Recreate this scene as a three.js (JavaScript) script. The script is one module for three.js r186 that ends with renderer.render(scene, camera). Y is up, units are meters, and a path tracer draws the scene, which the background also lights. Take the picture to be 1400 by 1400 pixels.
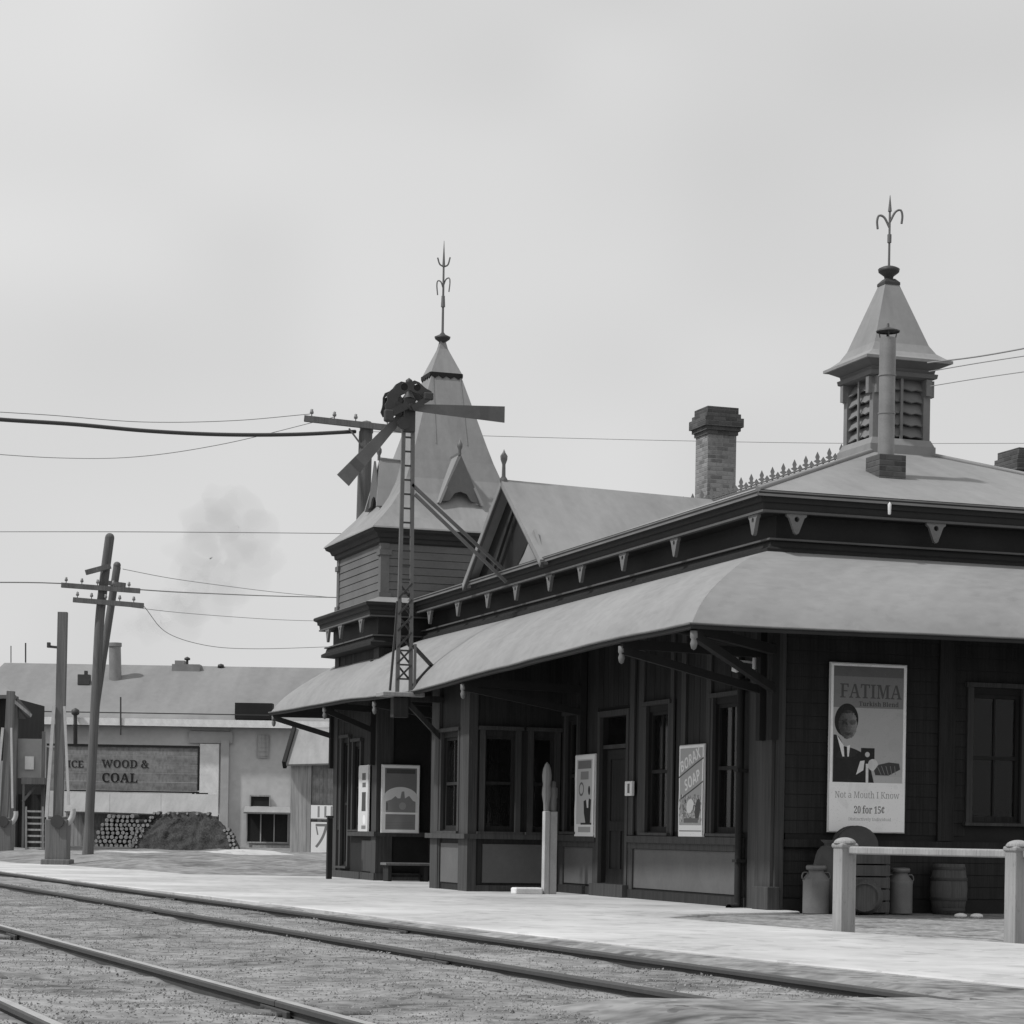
import * as THREE from 'three';
import { mergeGeometries, mergeVertices, toCreasedNormals } from 'three/addons/utils/BufferGeometryUtils.js';
import { RoundedBoxGeometry } from 'three/addons/geometries/RoundedBoxGeometry.js';
import { FontLoader } from 'three/addons/loaders/FontLoader.js';
import { TextGeometry } from 'three/addons/geometries/TextGeometry.js';

// ------------------------------------------------------------------ camera, sky, sun, exposure
const scene = new THREE.Scene();
const FOCAL = 3200, CX = 700, CY = 1140, ROLL = 0.0165, YAW = Math.atan2(CX + 395, FOCAL), EYE = 0.93;
const camera = new THREE.PerspectiveCamera(2 * Math.atan(700 / FOCAL) * 180 / Math.PI, 1, 0.1, 3000);
camera.rotation.order = 'YXZ';
camera.position.set(0, EYE, 0);
camera.rotation.set(0, -YAW, ROLL);
camera.setViewOffset(1400, 1400, 0, 700 - CY, 1400, 1400);   // a view camera with its lens shifted up
camera.updateProjectionMatrix();

const renderer = new THREE.WebGLRenderer({ antialias: true });
renderer.toneMapping = THREE.LinearToneMapping;
renderer.toneMappingExposure = 1;
renderer.shadowMap.enabled = true;

function rngOf(seed) {
  let a = seed >>> 0;
  return () => { a = (a + 0x6D2B79F5) | 0; let t = Math.imul(a ^ (a >>> 15), 1 | a); t = (t + Math.imul(t ^ (t >>> 7), 61 | t)) ^ t; return ((t ^ (t >>> 14)) >>> 0) / 4294967296; };
}
// periodic value noise: returns f(x, y) with period n in both
function latticeNoise(n, m, seed) {
  const r = rngOf(seed), g = new Float32Array(n * m);
  for (let i = 0; i < g.length; i++) g[i] = r();
  return (x, y) => {
    const x0 = Math.floor(x), y0 = Math.floor(y); let fx = x - x0, fy = y - y0;
    fx = fx * fx * (3 - 2 * fx); fy = fy * fy * (3 - 2 * fy);
    const a = ((x0 % n) + n) % n, b = (a + 1) % n, c = ((y0 % m) + m) % m, d = (c + 1) % m;
    return (g[c * n + a] * (1 - fx) + g[c * n + b] * fx) * (1 - fy) + (g[d * n + a] * (1 - fx) + g[d * n + b] * fx) * fy;
  };
}
const SKY_LEVEL = 0.7;
{ // hazy white sky: an even veil of thin cloud with faint soft patches
  const W = 1024, H = 512, data = new Float32Array(W * H * 4);
  const n1 = latticeNoise(12, 8, 5), n2 = latticeNoise(34, 20, 6), n3 = latticeNoise(120, 80, 7);
  for (let y = 0; y < H; y++) for (let x = 0; x < W; x++) {
    const u = x / W, v = y / H;
    const n = 0.42 * n1(u * 12, v * 8) + 0.33 * n2(u * 34, v * 20) + 0.25 * n3(u * 120, v * 80);
    const below = v < 0.5 ? 0.35 : 1;
    const s = SKY_LEVEL * (0.84 + 0.35 * n) * below, i = (y * W + x) * 4;
    data[i] = data[i + 1] = data[i + 2] = s; data[i + 3] = 1;
  }
  const t = new THREE.DataTexture(data, W, H, THREE.RGBAFormat, THREE.FloatType);
  t.mapping = THREE.EquirectangularReflectionMapping; t.magFilter = t.minFilter = THREE.LinearFilter; t.needsUpdate = true;
  scene.background = t; scene.environment = t;
}
const SUN_EL = 54 * Math.PI / 180, SUN_AZ = 4 * Math.PI / 180;   // from the track side, a little to the camera's side
const sun = new THREE.DirectionalLight(0xffffff, 3.0);
sun.position.set(13 - 80 * Math.cos(SUN_EL) * Math.cos(SUN_AZ), 80 * Math.sin(SUN_EL), -35 + 80 * Math.cos(SUN_EL) * Math.sin(SUN_AZ));
sun.target.position.set(13, 0, -35);
sun.castShadow = true; sun.shadow.radius = 5; sun.shadow.mapSize.set(4096, 4096);
Object.assign(sun.shadow.camera, { left: -60, right: 60, top: 60, bottom: -60, near: 1, far: 220 });
scene.add(sun, sun.target);

// ------------------------------------------------------------------ where a line of sight meets a distance
const FW = new THREE.Vector3(Math.sin(YAW), 0, -Math.cos(YAW)), RT = new THREE.Vector3(Math.cos(YAW), 0, Math.sin(YAW)), UPV = new THREE.Vector3(0, 1, 0);
function at(x, y, d) {
  const a = (x - CX) / FOCAL, b = -(y - CY) / FOCAL, c = Math.cos(ROLL), s = Math.sin(ROLL);
  return new THREE.Vector3(0, EYE, 0).addScaledVector(FW, d).addScaledVector(RT, (a * c - b * s) * d).addScaledVector(UPV, (a * s + b * c) * d);
}
const V = (x, y, z) => new THREE.Vector3(x, y, z);

// ------------------------------------------------------------------ textures and materials
const lin2s = (v) => (v <= 0.0031308 ? 12.92 * v : 1.055 * Math.pow(v, 1 / 2.4) - 0.055);
function tex(n, f, srgb = true) {
  const d = new Uint8Array(n * n * 4);
  for (let y = 0; y < n; y++) for (let x = 0; x < n; x++) {
    const v = Math.min(1, Math.max(0, f(x / n, y / n))), b = Math.round(255 * (srgb ? lin2s(v) : v)), i = (y * n + x) * 4;
    d[i] = d[i + 1] = d[i + 2] = b; d[i + 3] = 255;
  }
  const t = new THREE.DataTexture(d, n, n, THREE.RGBAFormat);
  t.wrapS = t.wrapT = THREE.RepeatWrapping; t.magFilter = THREE.LinearFilter; t.minFilter = THREE.LinearMipmapLinearFilter; t.generateMipmaps = true;
  if (srgb) t.colorSpace = THREE.SRGBColorSpace;
  t.needsUpdate = true;
  return t;
}
function fbm(seed, base, octaves, sx = 1, sy = 1) {
  const ns = [];
  for (let o = 0; o < octaves; o++) { const n = Math.max(1, Math.round(base * sx * 2 ** o)), m = Math.max(1, Math.round(base * sy * 2 ** o)); ns.push([latticeNoise(n, m, seed + o * 17), n, m, 0.5 ** o]); }
  const tot = ns.reduce((s, n) => s + n[3], 0);
  return (u, v) => ns.reduce((s, [f, n, m, w]) => s + w * f(u * n, v * m), 0) / tot;
}
const F = { dirt: fbm(11, 6, 6), dirt2: fbm(23, 24, 4), wood: fbm(31, 4, 5, 12, 1), soft: fbm(41, 4, 6), grain: fbm(51, 40, 3), streak: fbm(61, 3, 6, 5, 1), conc: fbm(71, 5, 6) };
const T = {
  dirt: tex(1024, (u, v) => { const a = F.dirt(u, v), b = F.dirt2(u, v), c = F.grain(u, v); return 0.18 + 0.75 * a + 0.5 * (b - 0.5) + 0.55 * (c - 0.5) - (b > 0.66 ? 0.22 : 0); }),
  dirtBump: tex(1024, (u, v) => 0.5 * F.dirt(u, v) + 0.3 * F.dirt2(u, v) + 0.3 * F.grain(u, v), false),
  platform: tex(1024, (u, v) => 0.62 + 0.5 * (F.conc(u, v) - 0.5) + 0.16 * (F.grain(u, v) - 0.5) + 0.18 * F.soft(v, u) - (F.dirt2(u, v) > 0.68 ? 0.14 : 0)),
  wood: tex(512, (u, v) => 0.5 + 0.6 * (F.wood(u, v) - 0.5) + 0.5 * F.soft(u, v)),
  roof: tex(1024, (u, v) => 0.72 + 0.22 * (F.soft(u, v) - 0.5) + 0.2 * (F.streak(u, v) - 0.5) + 0.1 * (F.grain(u, v) - 0.5)),
  post: tex(512, (u, v) => 0.7 + 0.35 * (F.soft(u, v) - 0.5) + 0.3 * (F.wood(u, v) - 0.5) - (F.grain(u, v) > 0.72 ? 0.12 : 0)),
  tin: tex(1024, (u, v) => 0.73 + 0.18 * (F.soft(u, v) - 0.5) + 0.17 * (F.streak(u, v) - 0.5) + 0.14 * (F.grain(u, v) - 0.5) - (F.dirt2(v, u) > 0.7 ? 0.04 : 0)),
  plain: tex(512, (u, v) => 0.72 + 0.3 * (F.soft(u, v) - 0.5) + 0.12 * (F.grain(u, v) - 0.5)),
  softBump: tex(512, (u, v) => 0.6 * F.soft(u, v) + 0.4 * F.grain(u, v), false),
  woodBump: tex(512, (u, v) => F.wood(u, v), false),
};
const brickCells = (() => { const r = rngOf(91), a = []; for (let i = 0; i < 4096; i++) a.push(r()); return a; })();
function brickAt(u, v) { // 8 bricks wide, 24 courses a tile
  const row = Math.floor(v * 24), x = u * 8 + (row % 2 ? 0.5 : 0), col = Math.floor(x) % 8, fx = x - Math.floor(x), fy = v * 24 - row;
  const mortar = fx < 0.06 || fy < 0.16;
  return mortar ? [0.62, 0] : [0.36 + 0.34 * brickCells[row * 8 + col] + 0.2 * (F.grain(u, v) - 0.5), 0.8 + 0.2 * F.grain(u, v)];
}
T.brick = tex(512, (u, v) => brickAt(u, v)[0]);
T.brickBump = tex(512, (u, v) => brickAt(u, v)[1], false);
const withRepeat = (t, sx, sy = sx) => { const c = t.clone(); c.repeat.set(1 / sx, 1 / sy); c.needsUpdate = true; return c; };
const texCache = new Map();
const rep = (t, sx, sy = sx) => { const k = t.uuid + sx + '/' + sy; if (!texCache.has(k)) texCache.set(k, withRepeat(t, sx, sy)); return texCache.get(k); };
// albedo: real reflectance; the map varies it around 0.75
function mat(albedo, map, size, rough = 0.85, bump, bumpScale = 0.004, extra = {}) {
  const a = map ? albedo / 0.75 : albedo, [sx, sy] = Array.isArray(size) ? size : [size, size];
  const m = new (extra.specularIntensity === undefined ? THREE.MeshStandardMaterial : THREE.MeshPhysicalMaterial)({ color: new THREE.Color().setRGB(a, a, a), roughness: rough, ...extra });
  if (map) m.map = rep(map, sx, sy);
  if (bump) { m.bumpMap = rep(bump, sx, sy); m.bumpScale = bumpScale; }
  return m;
}
const MATT = { specularIntensity: 0.25 };   // old dry paint
const M = {
  dirt: mat(0.27, T.dirt, 4.2, 1, T.dirtBump, 0.008),
  yard: mat(0.25, T.dirt, 7, 1, T.dirtBump, 0.03),
  gravel: mat(0.3, T.dirt, 2.2, 1, T.dirtBump, 0.03),
  platform: mat(0.455, T.platform, 6, 0.95, T.softBump, 0.004),
  road: mat(0.28, T.dirt, 5.3, 1, T.dirtBump, 0.003),
  crossing: mat(0.26, T.dirt, [3.1, 5.2], 0.95, T.woodBump, 0.004),
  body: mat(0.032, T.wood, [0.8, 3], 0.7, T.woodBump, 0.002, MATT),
  turret: mat(0.17, T.plain, 1.2, 0.8, T.softBump, 0.002),
  coal: mat(0.085, T.dirt, 1.3, 1, T.dirtBump, 0.03),
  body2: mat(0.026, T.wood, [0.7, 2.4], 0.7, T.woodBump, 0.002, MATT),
  panel: mat(0.1, T.plain, 2, 0.7),
  trim: mat(0.056, T.wood, [0.5, 3], 0.65, T.woodBump, 0.001, MATT),
  siding: mat(0.115, T.plain, 1.7, 0.75, T.softBump, 0.002),
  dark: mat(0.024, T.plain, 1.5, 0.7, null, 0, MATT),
  cornice: mat(0.035, T.plain, 1.3, 0.65, null, 0, MATT),
  bead: mat(0.085, T.plain, 1, 0.7),
  corbel: mat(0.145, T.plain, 1, 0.7),
  roof: mat(0.228, T.roof, [3.3, 4.1], 0.8, T.softBump, 0.003),
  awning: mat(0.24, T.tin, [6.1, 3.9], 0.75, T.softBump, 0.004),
  spire: mat(0.232, T.roof, [2.3, 3], 0.8, T.softBump, 0.003),
  iron: mat(0.05, T.plain, 0.6, 0.6, null, 0, { metalness: 0.3 }),
  ironGrey: mat(0.13, T.plain, 0.6, 0.6, null, 0, { metalness: 0.2 }),
  galv: mat(0.22, T.plain, 0.7, 0.55, null, 0, { metalness: 0.3 }),
  brick: mat(0.27, T.brick, [1.84, 1.8], 0.95, T.brickBump, 0.006),
  brickDark: mat(0.1, T.brick, [1.84, 1.8], 0.95, T.brickBump, 0.006),
  white: mat(0.7, T.plain, 0.8, 0.7),
  whitewash: mat(0.42, T.plain, 0.6, 0.85, T.softBump, 0.003),
  postPaint: mat(0.28, T.post, [0.5, 1.9], 0.8, T.woodBump, 0.003),
  pole: mat(0.1, T.wood, [0.5, 3], 0.95, T.woodBump, 0.006),
  poleGrey: mat(0.12, T.wood, [0.4, 3], 0.95, T.woodBump, 0.006),
  rail: mat(0.045, T.plain, 0.5, 0.85, T.softBump, 0.001),
  railHead: mat(0.055, T.plain, 0.5, 0.8),
  railTop: mat(0.42, T.plain, 0.5, 0.45, null, 0, { metalness: 0.5 }),
  factoryWall: mat(0.5, T.plain, 6, 0.95, T.softBump, 0.01),
  factoryWallDark: mat(0.36, T.plain, 6, 0.95, T.softBump, 0.01),
  factoryRoof: mat(0.2, T.roof, [6, 8], 0.9),
  paleRoof: mat(0.27, T.roof, [2, 3], 0.85),
  shedWood: mat(0.3, T.wood, [0.8, 3], 0.95, T.woodBump, 0.004),
  board: mat(0.2, T.wood, [3, 0.5], 0.95, T.woodBump, 0.004),
  log: mat(0.06, T.wood, [0.4, 2], 1, T.woodBump, 0.01),
  logEnd: mat(0.33, T.plain, 0.4, 0.9),
  can: mat(0.15, T.plain, 0.5, 0.55, T.softBump, 0.002, { metalness: 0.25 }),
  canDark: mat(0.12, T.plain, 0.5, 0.6, T.softBump, 0.002, { metalness: 0.25 }),
  barrel: mat(0.075, T.wood, [0.25, 1.2], 0.85, T.woodBump, 0.003),
  cloth: mat(0.07, T.plain, 0.6, 0.95),
  wire: mat(0.24, null, 1, 0.8),
  cable: mat(0.05, null, 1, 0.8),
  glass: new THREE.MeshStandardMaterial({ color: new THREE.Color().setRGB(0.015, 0.015, 0.015), roughness: 0.08, transparent: true, opacity: 0.45 }),
};

// ------------------------------------------------------------------ geometry helpers
function clean(g) {
  let n = g.index ? g.toNonIndexed() : g.clone();
  if (!n.attributes.normal) n.computeVertexNormals();
  for (const k of Object.keys(n.attributes)) if (k !== 'position' && k !== 'normal') n.deleteAttribute(k);
  n.morphAttributes = {};
  return n;
}
function planarUV(g) { // uv in metres from whichever plane a face lies nearest to
  const p = g.attributes.position, uv = new Float32Array(p.count * 2), a = V(), b = V(), c = V(), n = V();
  for (let i = 0; i < p.count; i += 3) {
    a.fromBufferAttribute(p, i); b.fromBufferAttribute(p, i + 1); c.fromBufferAttribute(p, i + 2);
    n.subVectors(b, a).cross(c.clone().sub(a)); const x = Math.abs(n.x), y = Math.abs(n.y), z = Math.abs(n.z);
    [a, b, c].forEach((q, k) => { const j = (i + k) * 2; if (y >= x && y >= z) { uv[j] = q.x; uv[j + 1] = q.z; } else if (x >= z) { uv[j] = q.z; uv[j + 1] = q.y; } else { uv[j] = q.x; uv[j + 1] = q.y; } });
  }
  g.setAttribute('uv', new THREE.BufferAttribute(uv, 2));
  return g;
}
const join = (list) => planarUV(mergeGeometries([].concat(list).flat(9).map(clean)));
function box(x0, x1, y0, y1, z0, z1) { const g = new THREE.BoxGeometry(Math.abs(x1 - x0), Math.abs(y1 - y0), Math.abs(z1 - z0)); g.translate((x0 + x1) / 2, (y0 + y1) / 2, (z0 + z1) / 2); return g; }
function rbox(x0, x1, y0, y1, z0, z1, r = 0.012) { const g = new RoundedBoxGeometry(Math.abs(x1 - x0), Math.abs(y1 - y0), Math.abs(z1 - z0), 2, r); g.translate((x0 + x1) / 2, (y0 + y1) / 2, (z0 + z1) / 2); return g; }
function orient(g, p, q) { // g runs along +y from 0 to 1 lengths; put it from p to q
  const d = q.clone().sub(p), m = new THREE.Matrix4().compose(p, new THREE.Quaternion().setFromUnitVectors(UPV, d.clone().normalize()), V(1, 1, 1));
  return g.applyMatrix4(m);
}
function cyl(p, q, r0, r1 = r0, seg = 10, open = false) { const L = p.distanceTo(q), g = new THREE.CylinderGeometry(r1, r0, L, seg, 1, open); g.translate(0, L / 2, 0); return orient(g, p, q); }
function bar(p, q, w, h = w) { // square bar from p to q; w across, h in the upright plane
  const d = q.clone().sub(p), L = d.length(); d.normalize();
  let side = V().crossVectors(d, UPV); if (side.lengthSq() < 1e-6) side = V(1, 0, 0); side.normalize();
  const up = V().crossVectors(side, d).normalize(), g = new THREE.BoxGeometry(w, h, L);
  g.applyMatrix4(new THREE.Matrix4().makeBasis(side, up, d.clone().negate()).setPosition(p.clone().add(q).multiplyScalar(0.5)));
  return g;
}
function tube(pts, r, seg = 24, rad = 6) { return new THREE.TubeGeometry(new THREE.CatmullRomCurve3(pts), seg, r, rad, false); }
function lathe(pts, seg = 20) { return new THREE.LatheGeometry(pts.map(([r, y]) => new THREE.Vector2(r, y)), seg); }
function fromTris(list) { const g = new THREE.BufferGeometry(); g.setAttribute('position', new THREE.BufferAttribute(new Float32Array(list.flatMap((p) => [p.x, p.y, p.z])), 3)); g.computeVertexNormals(); return g; }
const quad = (a, b, c, d) => [a, b, c, a, c, d];
function slab(poly, t) { // a convex outline given a thickness t against its normal (outline counter-clockwise from outside)
  const n = V(); for (let i = 1; i < poly.length - 1; i++) n.add(poly[i].clone().sub(poly[0]).cross(poly[i + 1].clone().sub(poly[0]))); n.normalize().multiplyScalar(-t);
  const low = poly.map((p) => p.clone().add(n)), out = [];
  for (let i = 1; i < poly.length - 1; i++) out.push(poly[0], poly[i], poly[i + 1], low[0], low[i + 1], low[i]);
  for (let i = 0; i < poly.length; i++) { const j = (i + 1) % poly.length; out.push(...quad(poly[j], poly[i], low[i], low[j])); }
  return fromTris(out);
}
function sweep(path, profile, crease = 0.5) { // profile [[outward, y]...] run along a path [[x, z]...] with mitred corners; outward is right of travel
  const n = path.length, dirs = [];
  for (let i = 0; i < n - 1; i++) { const dx = path[i + 1][0] - path[i][0], dz = path[i + 1][1] - path[i][1], l = Math.hypot(dx, dz); dirs.push([dx / l, dz / l]); }
  const rings = path.map(([x, z], i) => {
    const a = dirs[Math.max(0, i - 1)], b = dirs[Math.min(n - 2, i)], na = [a[1], -a[0]], nb = [b[1], -b[0]];
    let mx = na[0] + nb[0], mz = na[1] + nb[1]; const k = 2 / (mx * mx + mz * mz); mx *= k; mz *= k;
    return profile.map(([o, y]) => V(x + mx * o, y, z + mz * o));
  });
  const out = [], m = profile.length;
  for (let i = 0; i < n - 1; i++) for (let j = 0; j < m; j++) { const k = (j + 1) % m; out.push(...quad(rings[i][j], rings[i][k], rings[i + 1][k], rings[i + 1][j])); }
  for (const [ring, flip] of [[rings[0], true], [rings[n - 1], false]]) {
    const tri = THREE.ShapeUtils.triangulateShape(profile.map(([o, y]) => new THREE.Vector2(o, y)), []);
    for (const t of tri) out.push(...(flip ? [ring[t[0]], ring[t[1]], ring[t[2]]] : [ring[t[2]], ring[t[1]], ring[t[0]]]));
  }
  return fromTris(out);
}
function squareLoft(cx, cz, rows, cap = true) { // rows [[y, half]...] from bottom to top
  const out = [], ring = ([y, h]) => [V(cx - h, y, cz + h), V(cx + h, y, cz + h), V(cx + h, y, cz - h), V(cx - h, y, cz - h)];
  for (let i = 0; i < rows.length - 1; i++) { const a = ring(rows[i]), b = ring(rows[i + 1]); for (let j = 0; j < 4; j++) { const k = (j + 1) % 4; out.push(...quad(a[j], a[k], b[k], b[j])); } }
  if (cap) { const a = ring(rows[0]), b = ring(rows[rows.length - 1]); out.push(...quad(a[3], a[2], a[1], a[0]), ...quad(...b)); }
  return fromTris(out);
}
function plate(points, t, holes = []) { // outline in the xy plane, extruded t along z (centred)
  const s = new THREE.Shape(points.map(([x, y]) => new THREE.Vector2(x, y)));
  for (const [x, y, r] of holes) { const h = new THREE.Path(); h.absarc(x, y, r, 0, Math.PI * 2, true); s.holes.push(h); }
  const g = new THREE.ExtrudeGeometry(s, { depth: t, bevelEnabled: false, curveSegments: 10 }); g.translate(0, 0, -t / 2); return g;
}
const turned = (g, ry, x = 0, y = 0, z = 0) => g.applyMatrix4(new THREE.Matrix4().makeRotationY(ry).setPosition(x, y, z));

// ------------------------------------------------------------------ naming
const counts = new Map();
function numbered(name) { const n = counts.get(name) ?? 0; counts.set(name, n + 1); return n ? `${name}_${String(n).padStart(3, '0')}` : name; }
function tag(o, label, category, group) { o.userData.label = label; o.userData.category = category; if (group) o.userData.group = group; return o; }
function thing(name, label, category, p = [0, 0, 0], turn = 0, group) {
  const o = new THREE.Group(); o.name = numbered(name); o.position.set(...(p.isVector3 ? p.toArray() : p)); o.rotation.y = turn; scene.add(o);
  return tag(o, label, category, group);
}
function mesh(name, geo, m, parent) { const o = new THREE.Mesh(join(geo), m); o.name = parent === scene ? numbered(name) : name; parent.add(o); return o; }
const structure = (name, geo, m) => { const o = mesh(name, geo, m, scene); o.userData.kind = 'structure'; return o; };
function child(name, geo, m, parent) { const o = new THREE.Mesh(geo, m); o.name = name; parent.add(o); return o; } // keeps its own uv
function canvasMat(w, h, draw, rough = 0.9) {
  const c = document.createElement('canvas'); c.width = w; c.height = h; const x = c.getContext('2d'); draw(x, w, h);
  const t = new THREE.CanvasTexture(c); t.colorSpace = THREE.SRGBColorSpace; t.magFilter = THREE.LinearFilter; t.anisotropy = 4;
  return new THREE.MeshStandardMaterial({ map: t, roughness: rough });
}

// ================================================================== THE GROUND
const RAIL_SLOPE = 0.0414;                                 // the tracks run 2.4 degrees off the station's line
const railX = (x13, z) => x13 + (z + 13) * RAIL_SLOPE;
const hills = latticeNoise(64, 64, 301), hills2 = latticeNoise(128, 128, 302);
function span(stops) { const a = []; for (let i = 0; i < stops.length - 1; i++) { const [p, step] = stops[i], q = stops[i + 1][0], n = Math.max(1, Math.round((q - p) / step)); for (let k = 0; k < n; k++) a.push(p + (q - p) * k / n); } a.push(stops[stops.length - 1][0]); return a; }
function sheet(xs, zs, f) {
  const pos = [], idx = [], W = xs.length;
  for (const z of zs) for (const x of xs) pos.push(x, f(x, z), z);
  for (let j = 0; j < zs.length - 1; j++) for (let i = 0; i < W - 1; i++) { const a = j * W + i; idx.push(a, a + W, a + 1, a + 1, a + W, a + W + 1); }
  const g = new THREE.BufferGeometry(); g.setAttribute('position', new THREE.BufferAttribute(new Float32Array(pos), 3)); g.setIndex(idx); g.computeVertexNormals(); return g;
}
structure('ground', sheet(span([[-900, 300], [-60, 20], [-4, 0.2], [9, 1], [40, 10], [120, 200], [1200, 1]]), span([[-1500, 300], [-200, 40], [-60, 0.5], [-35, 0.2], [-8, 1], [10, 30], [300, 1]]), (x, z) => {
  let h = -0.085 + 0.05 * (hills(x * 0.9, z * 0.7) - 0.5) + 0.03 * (hills2(x * 3.1, z * 2.7) - 0.5);
  for (const r of [7.07, 5.59, 3.02, 1.52]) { const d = Math.abs(x - railX(r, z)); if (d < 0.28) h = Math.min(h, -0.075) - 0.012 * (1 - d / 0.28); }
  const up = Math.min(1, Math.max(0, (x - railX(7.07, z) - 0.1) / 0.3)); h += up * (0.06 + (z > -20 ? 0.02 : 0));
  return z < -60 || x > 9 ? -0.1 : Math.min(h, x > railX(7.2, z) ? -0.022 : 1);
}), M.dirt);
function groundPoly(points, y0, y1) { // a plate with an upright edge, outline [x, z]
  const s = points.map(([x, z]) => new THREE.Vector2(x, -z)), sh = new THREE.Shape(s), g = new THREE.ExtrudeGeometry(sh, { depth: y1 - y0, bevelEnabled: true, bevelSize: 0.02, bevelThickness: 0.012, bevelSegments: 1 });
  g.rotateX(-Math.PI / 2); g.translate(0, y0 - 0.012, 0); return g;
}
const edge = (z, o) => [railX(7.07, z) + o, z];
structure('platform', groundPoly([edge(-72, 0.1), edge(-40, 0.12), edge(-31, 0.32), edge(-21, 0.46), edge(-16.5, 0.74), edge(-13.3, 1.05), edge(-11, 1.5), edge(-6, 2.4),
  [13.0, -6], [11.9, -16.5], [11.4, -18.7], [10.76, -21.3], [10.35, -24.9], [11.6, -26.4], [13.2, -27.2], [13.2, -46.4], [11.2, -46.5], [9.2, -47.2], [8.9, -52], [8.2, -57.6], [7.4, -63.6], [6.3, -72]], -0.2, 0.0), M.platform);
structure('gravel_patch', sheet(span([[9.6, 0.35], [18, 1], [30, 1]]), span([[-30, 0.3], [-5, 1]]), (x, z) => -0.034 + 0.03 * (hills2(x * 2.3, z * 2.9) - 0.5) + (x < 10.2 ? -0.1 : 0)), M.gravel);
structure('yard', sheet(span([[6.2, 1], [9, 0.8], [30, 10], [60, 1]]), span([[-140, 12], [-96, 1.2], [-46, 1]]), (x, z) => {
  const e = Math.min(1, Math.max(0, (x - railX(8.0, z) - (z < -58 ? 0.4 : 1.3) ) / 2.2)), f = Math.min(1, Math.max(0, (-47 - z) / 8));
  return -0.09 + 0.3 * e * f * (0.72 + 0.5 * hills(x * 0.8 + 9, z * 0.5)) + 0.03 * (hills2(x * 1.9, z * 1.3) - 0.5) * e;
}), M.yard);

structure('road', sheet(span([[3.6, 0.15], [9, 0.25], [9.4, 1]]), span([[-14.2, 0.12], [-12, 0.4], [-6, 1]]), (x, z) => { const e = Math.min(1, Math.max(0, (z + 13.25 + 0.2 * hills(x * 2, 3) - 0.12 * (x - 5.6)) / 0.75)), nearRail = [7.07, 5.59].some((k) => Math.abs(x - railX(k, z)) < 0.12), c = Math.min(1, Math.max(0, (x - railX(4.1, z)) / 0.9)); return -0.16 + 0.143 * e * c + 0.006 * (hills2(x * 3, z * 3) - 0.5) * e; }), M.road);
// timber road crossing laid flush between and beside the far track's rails
{
  const g = [], r = rngOf(12), ends = (o) => [railX(o, -12.9), -12.9];
  const cr = thing('road_crossing', 'grey plank road crossing laid flush with the far track rails', 'crossing');
  for (const [o, w] of [[5.3, 0.26], [5.86, 0.3], [6.19, 0.3], [6.52, 0.3], [6.83, 0.28], [7.36, 0.26]]) {
    const z1 = -12.55 - 0.1 * r(), z0 = -7, a = [railX(o, z0), z0], b = [railX(o, z1), z1], h = -0.016 - 0.003 * r();
    mesh('plank', bar(V(a[0], h - 0.04, a[1]), V(b[0], h - 0.04, b[1]), w, 0.08), M.crossing, cr);
  }
}
function railGeo(o, z0, z1, part) {
  const P = part === 'top' ? [[-0.026, -0.0199], [0.026, -0.0199], [0.024, -0.018], [-0.024, -0.018]] : part === 'head' ? [[-0.034, -0.055], [0.034, -0.055], [0.036, -0.03], [0.026, -0.02], [-0.026, -0.02], [-0.036, -0.03]] : [[-0.065, -0.15], [0.065, -0.15], [0.065, -0.14], [0.012, -0.125], [0.01, -0.05], [-0.01, -0.05], [-0.012, -0.125], [-0.065, -0.14]];
  const a = V(railX(o, z0), 0, z0), b = V(railX(o, z1), 0, z1), out = [], m = P.length;
  const A = P.map(([x, y]) => V(a.x + x, y, a.z)), B = P.map(([x, y]) => V(b.x + x, y, b.z));
  for (let j = 0; j < m; j++) { const k = (j + 1) % m; out.push(...quad(A[j], A[k], B[k], B[j])); }
  for (const t of THREE.ShapeUtils.triangulateShape(P.map((p) => new THREE.Vector2(...p)), [])) out.push(A[t[2]], A[t[1]], A[t[0]], B[t[0]], B[t[1]], B[t[2]]);
  return fromTris(out);
}
function track(label, pair, z0s, joints, worn) {
  const t = thing('railway_track', label, 'railway track', [0, 0, 0]);
  pair.forEach((o, i) => {
    const cuts = [-90, ...joints[i], z0s[i]];
    for (let k = 0; k < cuts.length - 1; k++) {
      const r = mesh('rail', railGeo(o, cuts[k] + 0.006, cuts[k + 1] - 0.006, 'web'), M.rail, t);
      mesh('rail_head', railGeo(o, cuts[k] + 0.006, cuts[k + 1] - 0.006, 'head'), M.railHead, r); if (worn) mesh('running_surface', railGeo(o, cuts[k] + 0.006, cuts[k + 1] - 0.006, 'top'), M.railTop, r);
    }
    for (const z of joints[i]) {
      const x = railX(o, z), j = mesh('joint_bar', [rbox(x - 0.045, x - 0.016, -0.125, -0.062, z - 0.32, z + 0.32, 0.008), rbox(x + 0.016, x + 0.045, -0.125, -0.062, z - 0.32, z + 0.32, 0.008)], M.rail, t);
      for (const d of [-0.22, -0.08, 0.08, 0.22]) mesh('bolt', cyl(V(x - 0.07, -0.09, z + d), V(x - 0.04, -0.09, z + d), 0.02, 0.02, 6), M.iron, j);
      mesh('joint_tie', rbox(x - 0.5, x + 0.5, -0.2, -0.078, z - 0.12, z + 0.12, 0.02), M.poleGrey, t);
    }
  });
}
track('far railway track beside the platform, running into the plank crossing', [7.07, 5.59], [-6.5, -6.5], [[-33.1, -22.9], [-27.8, -17.5]]);
track('near railway track in the bottom left foreground', [3.02, 1.52], [-5, -5], [[-21.8, -12.8], [-26, -16]], true);
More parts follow.
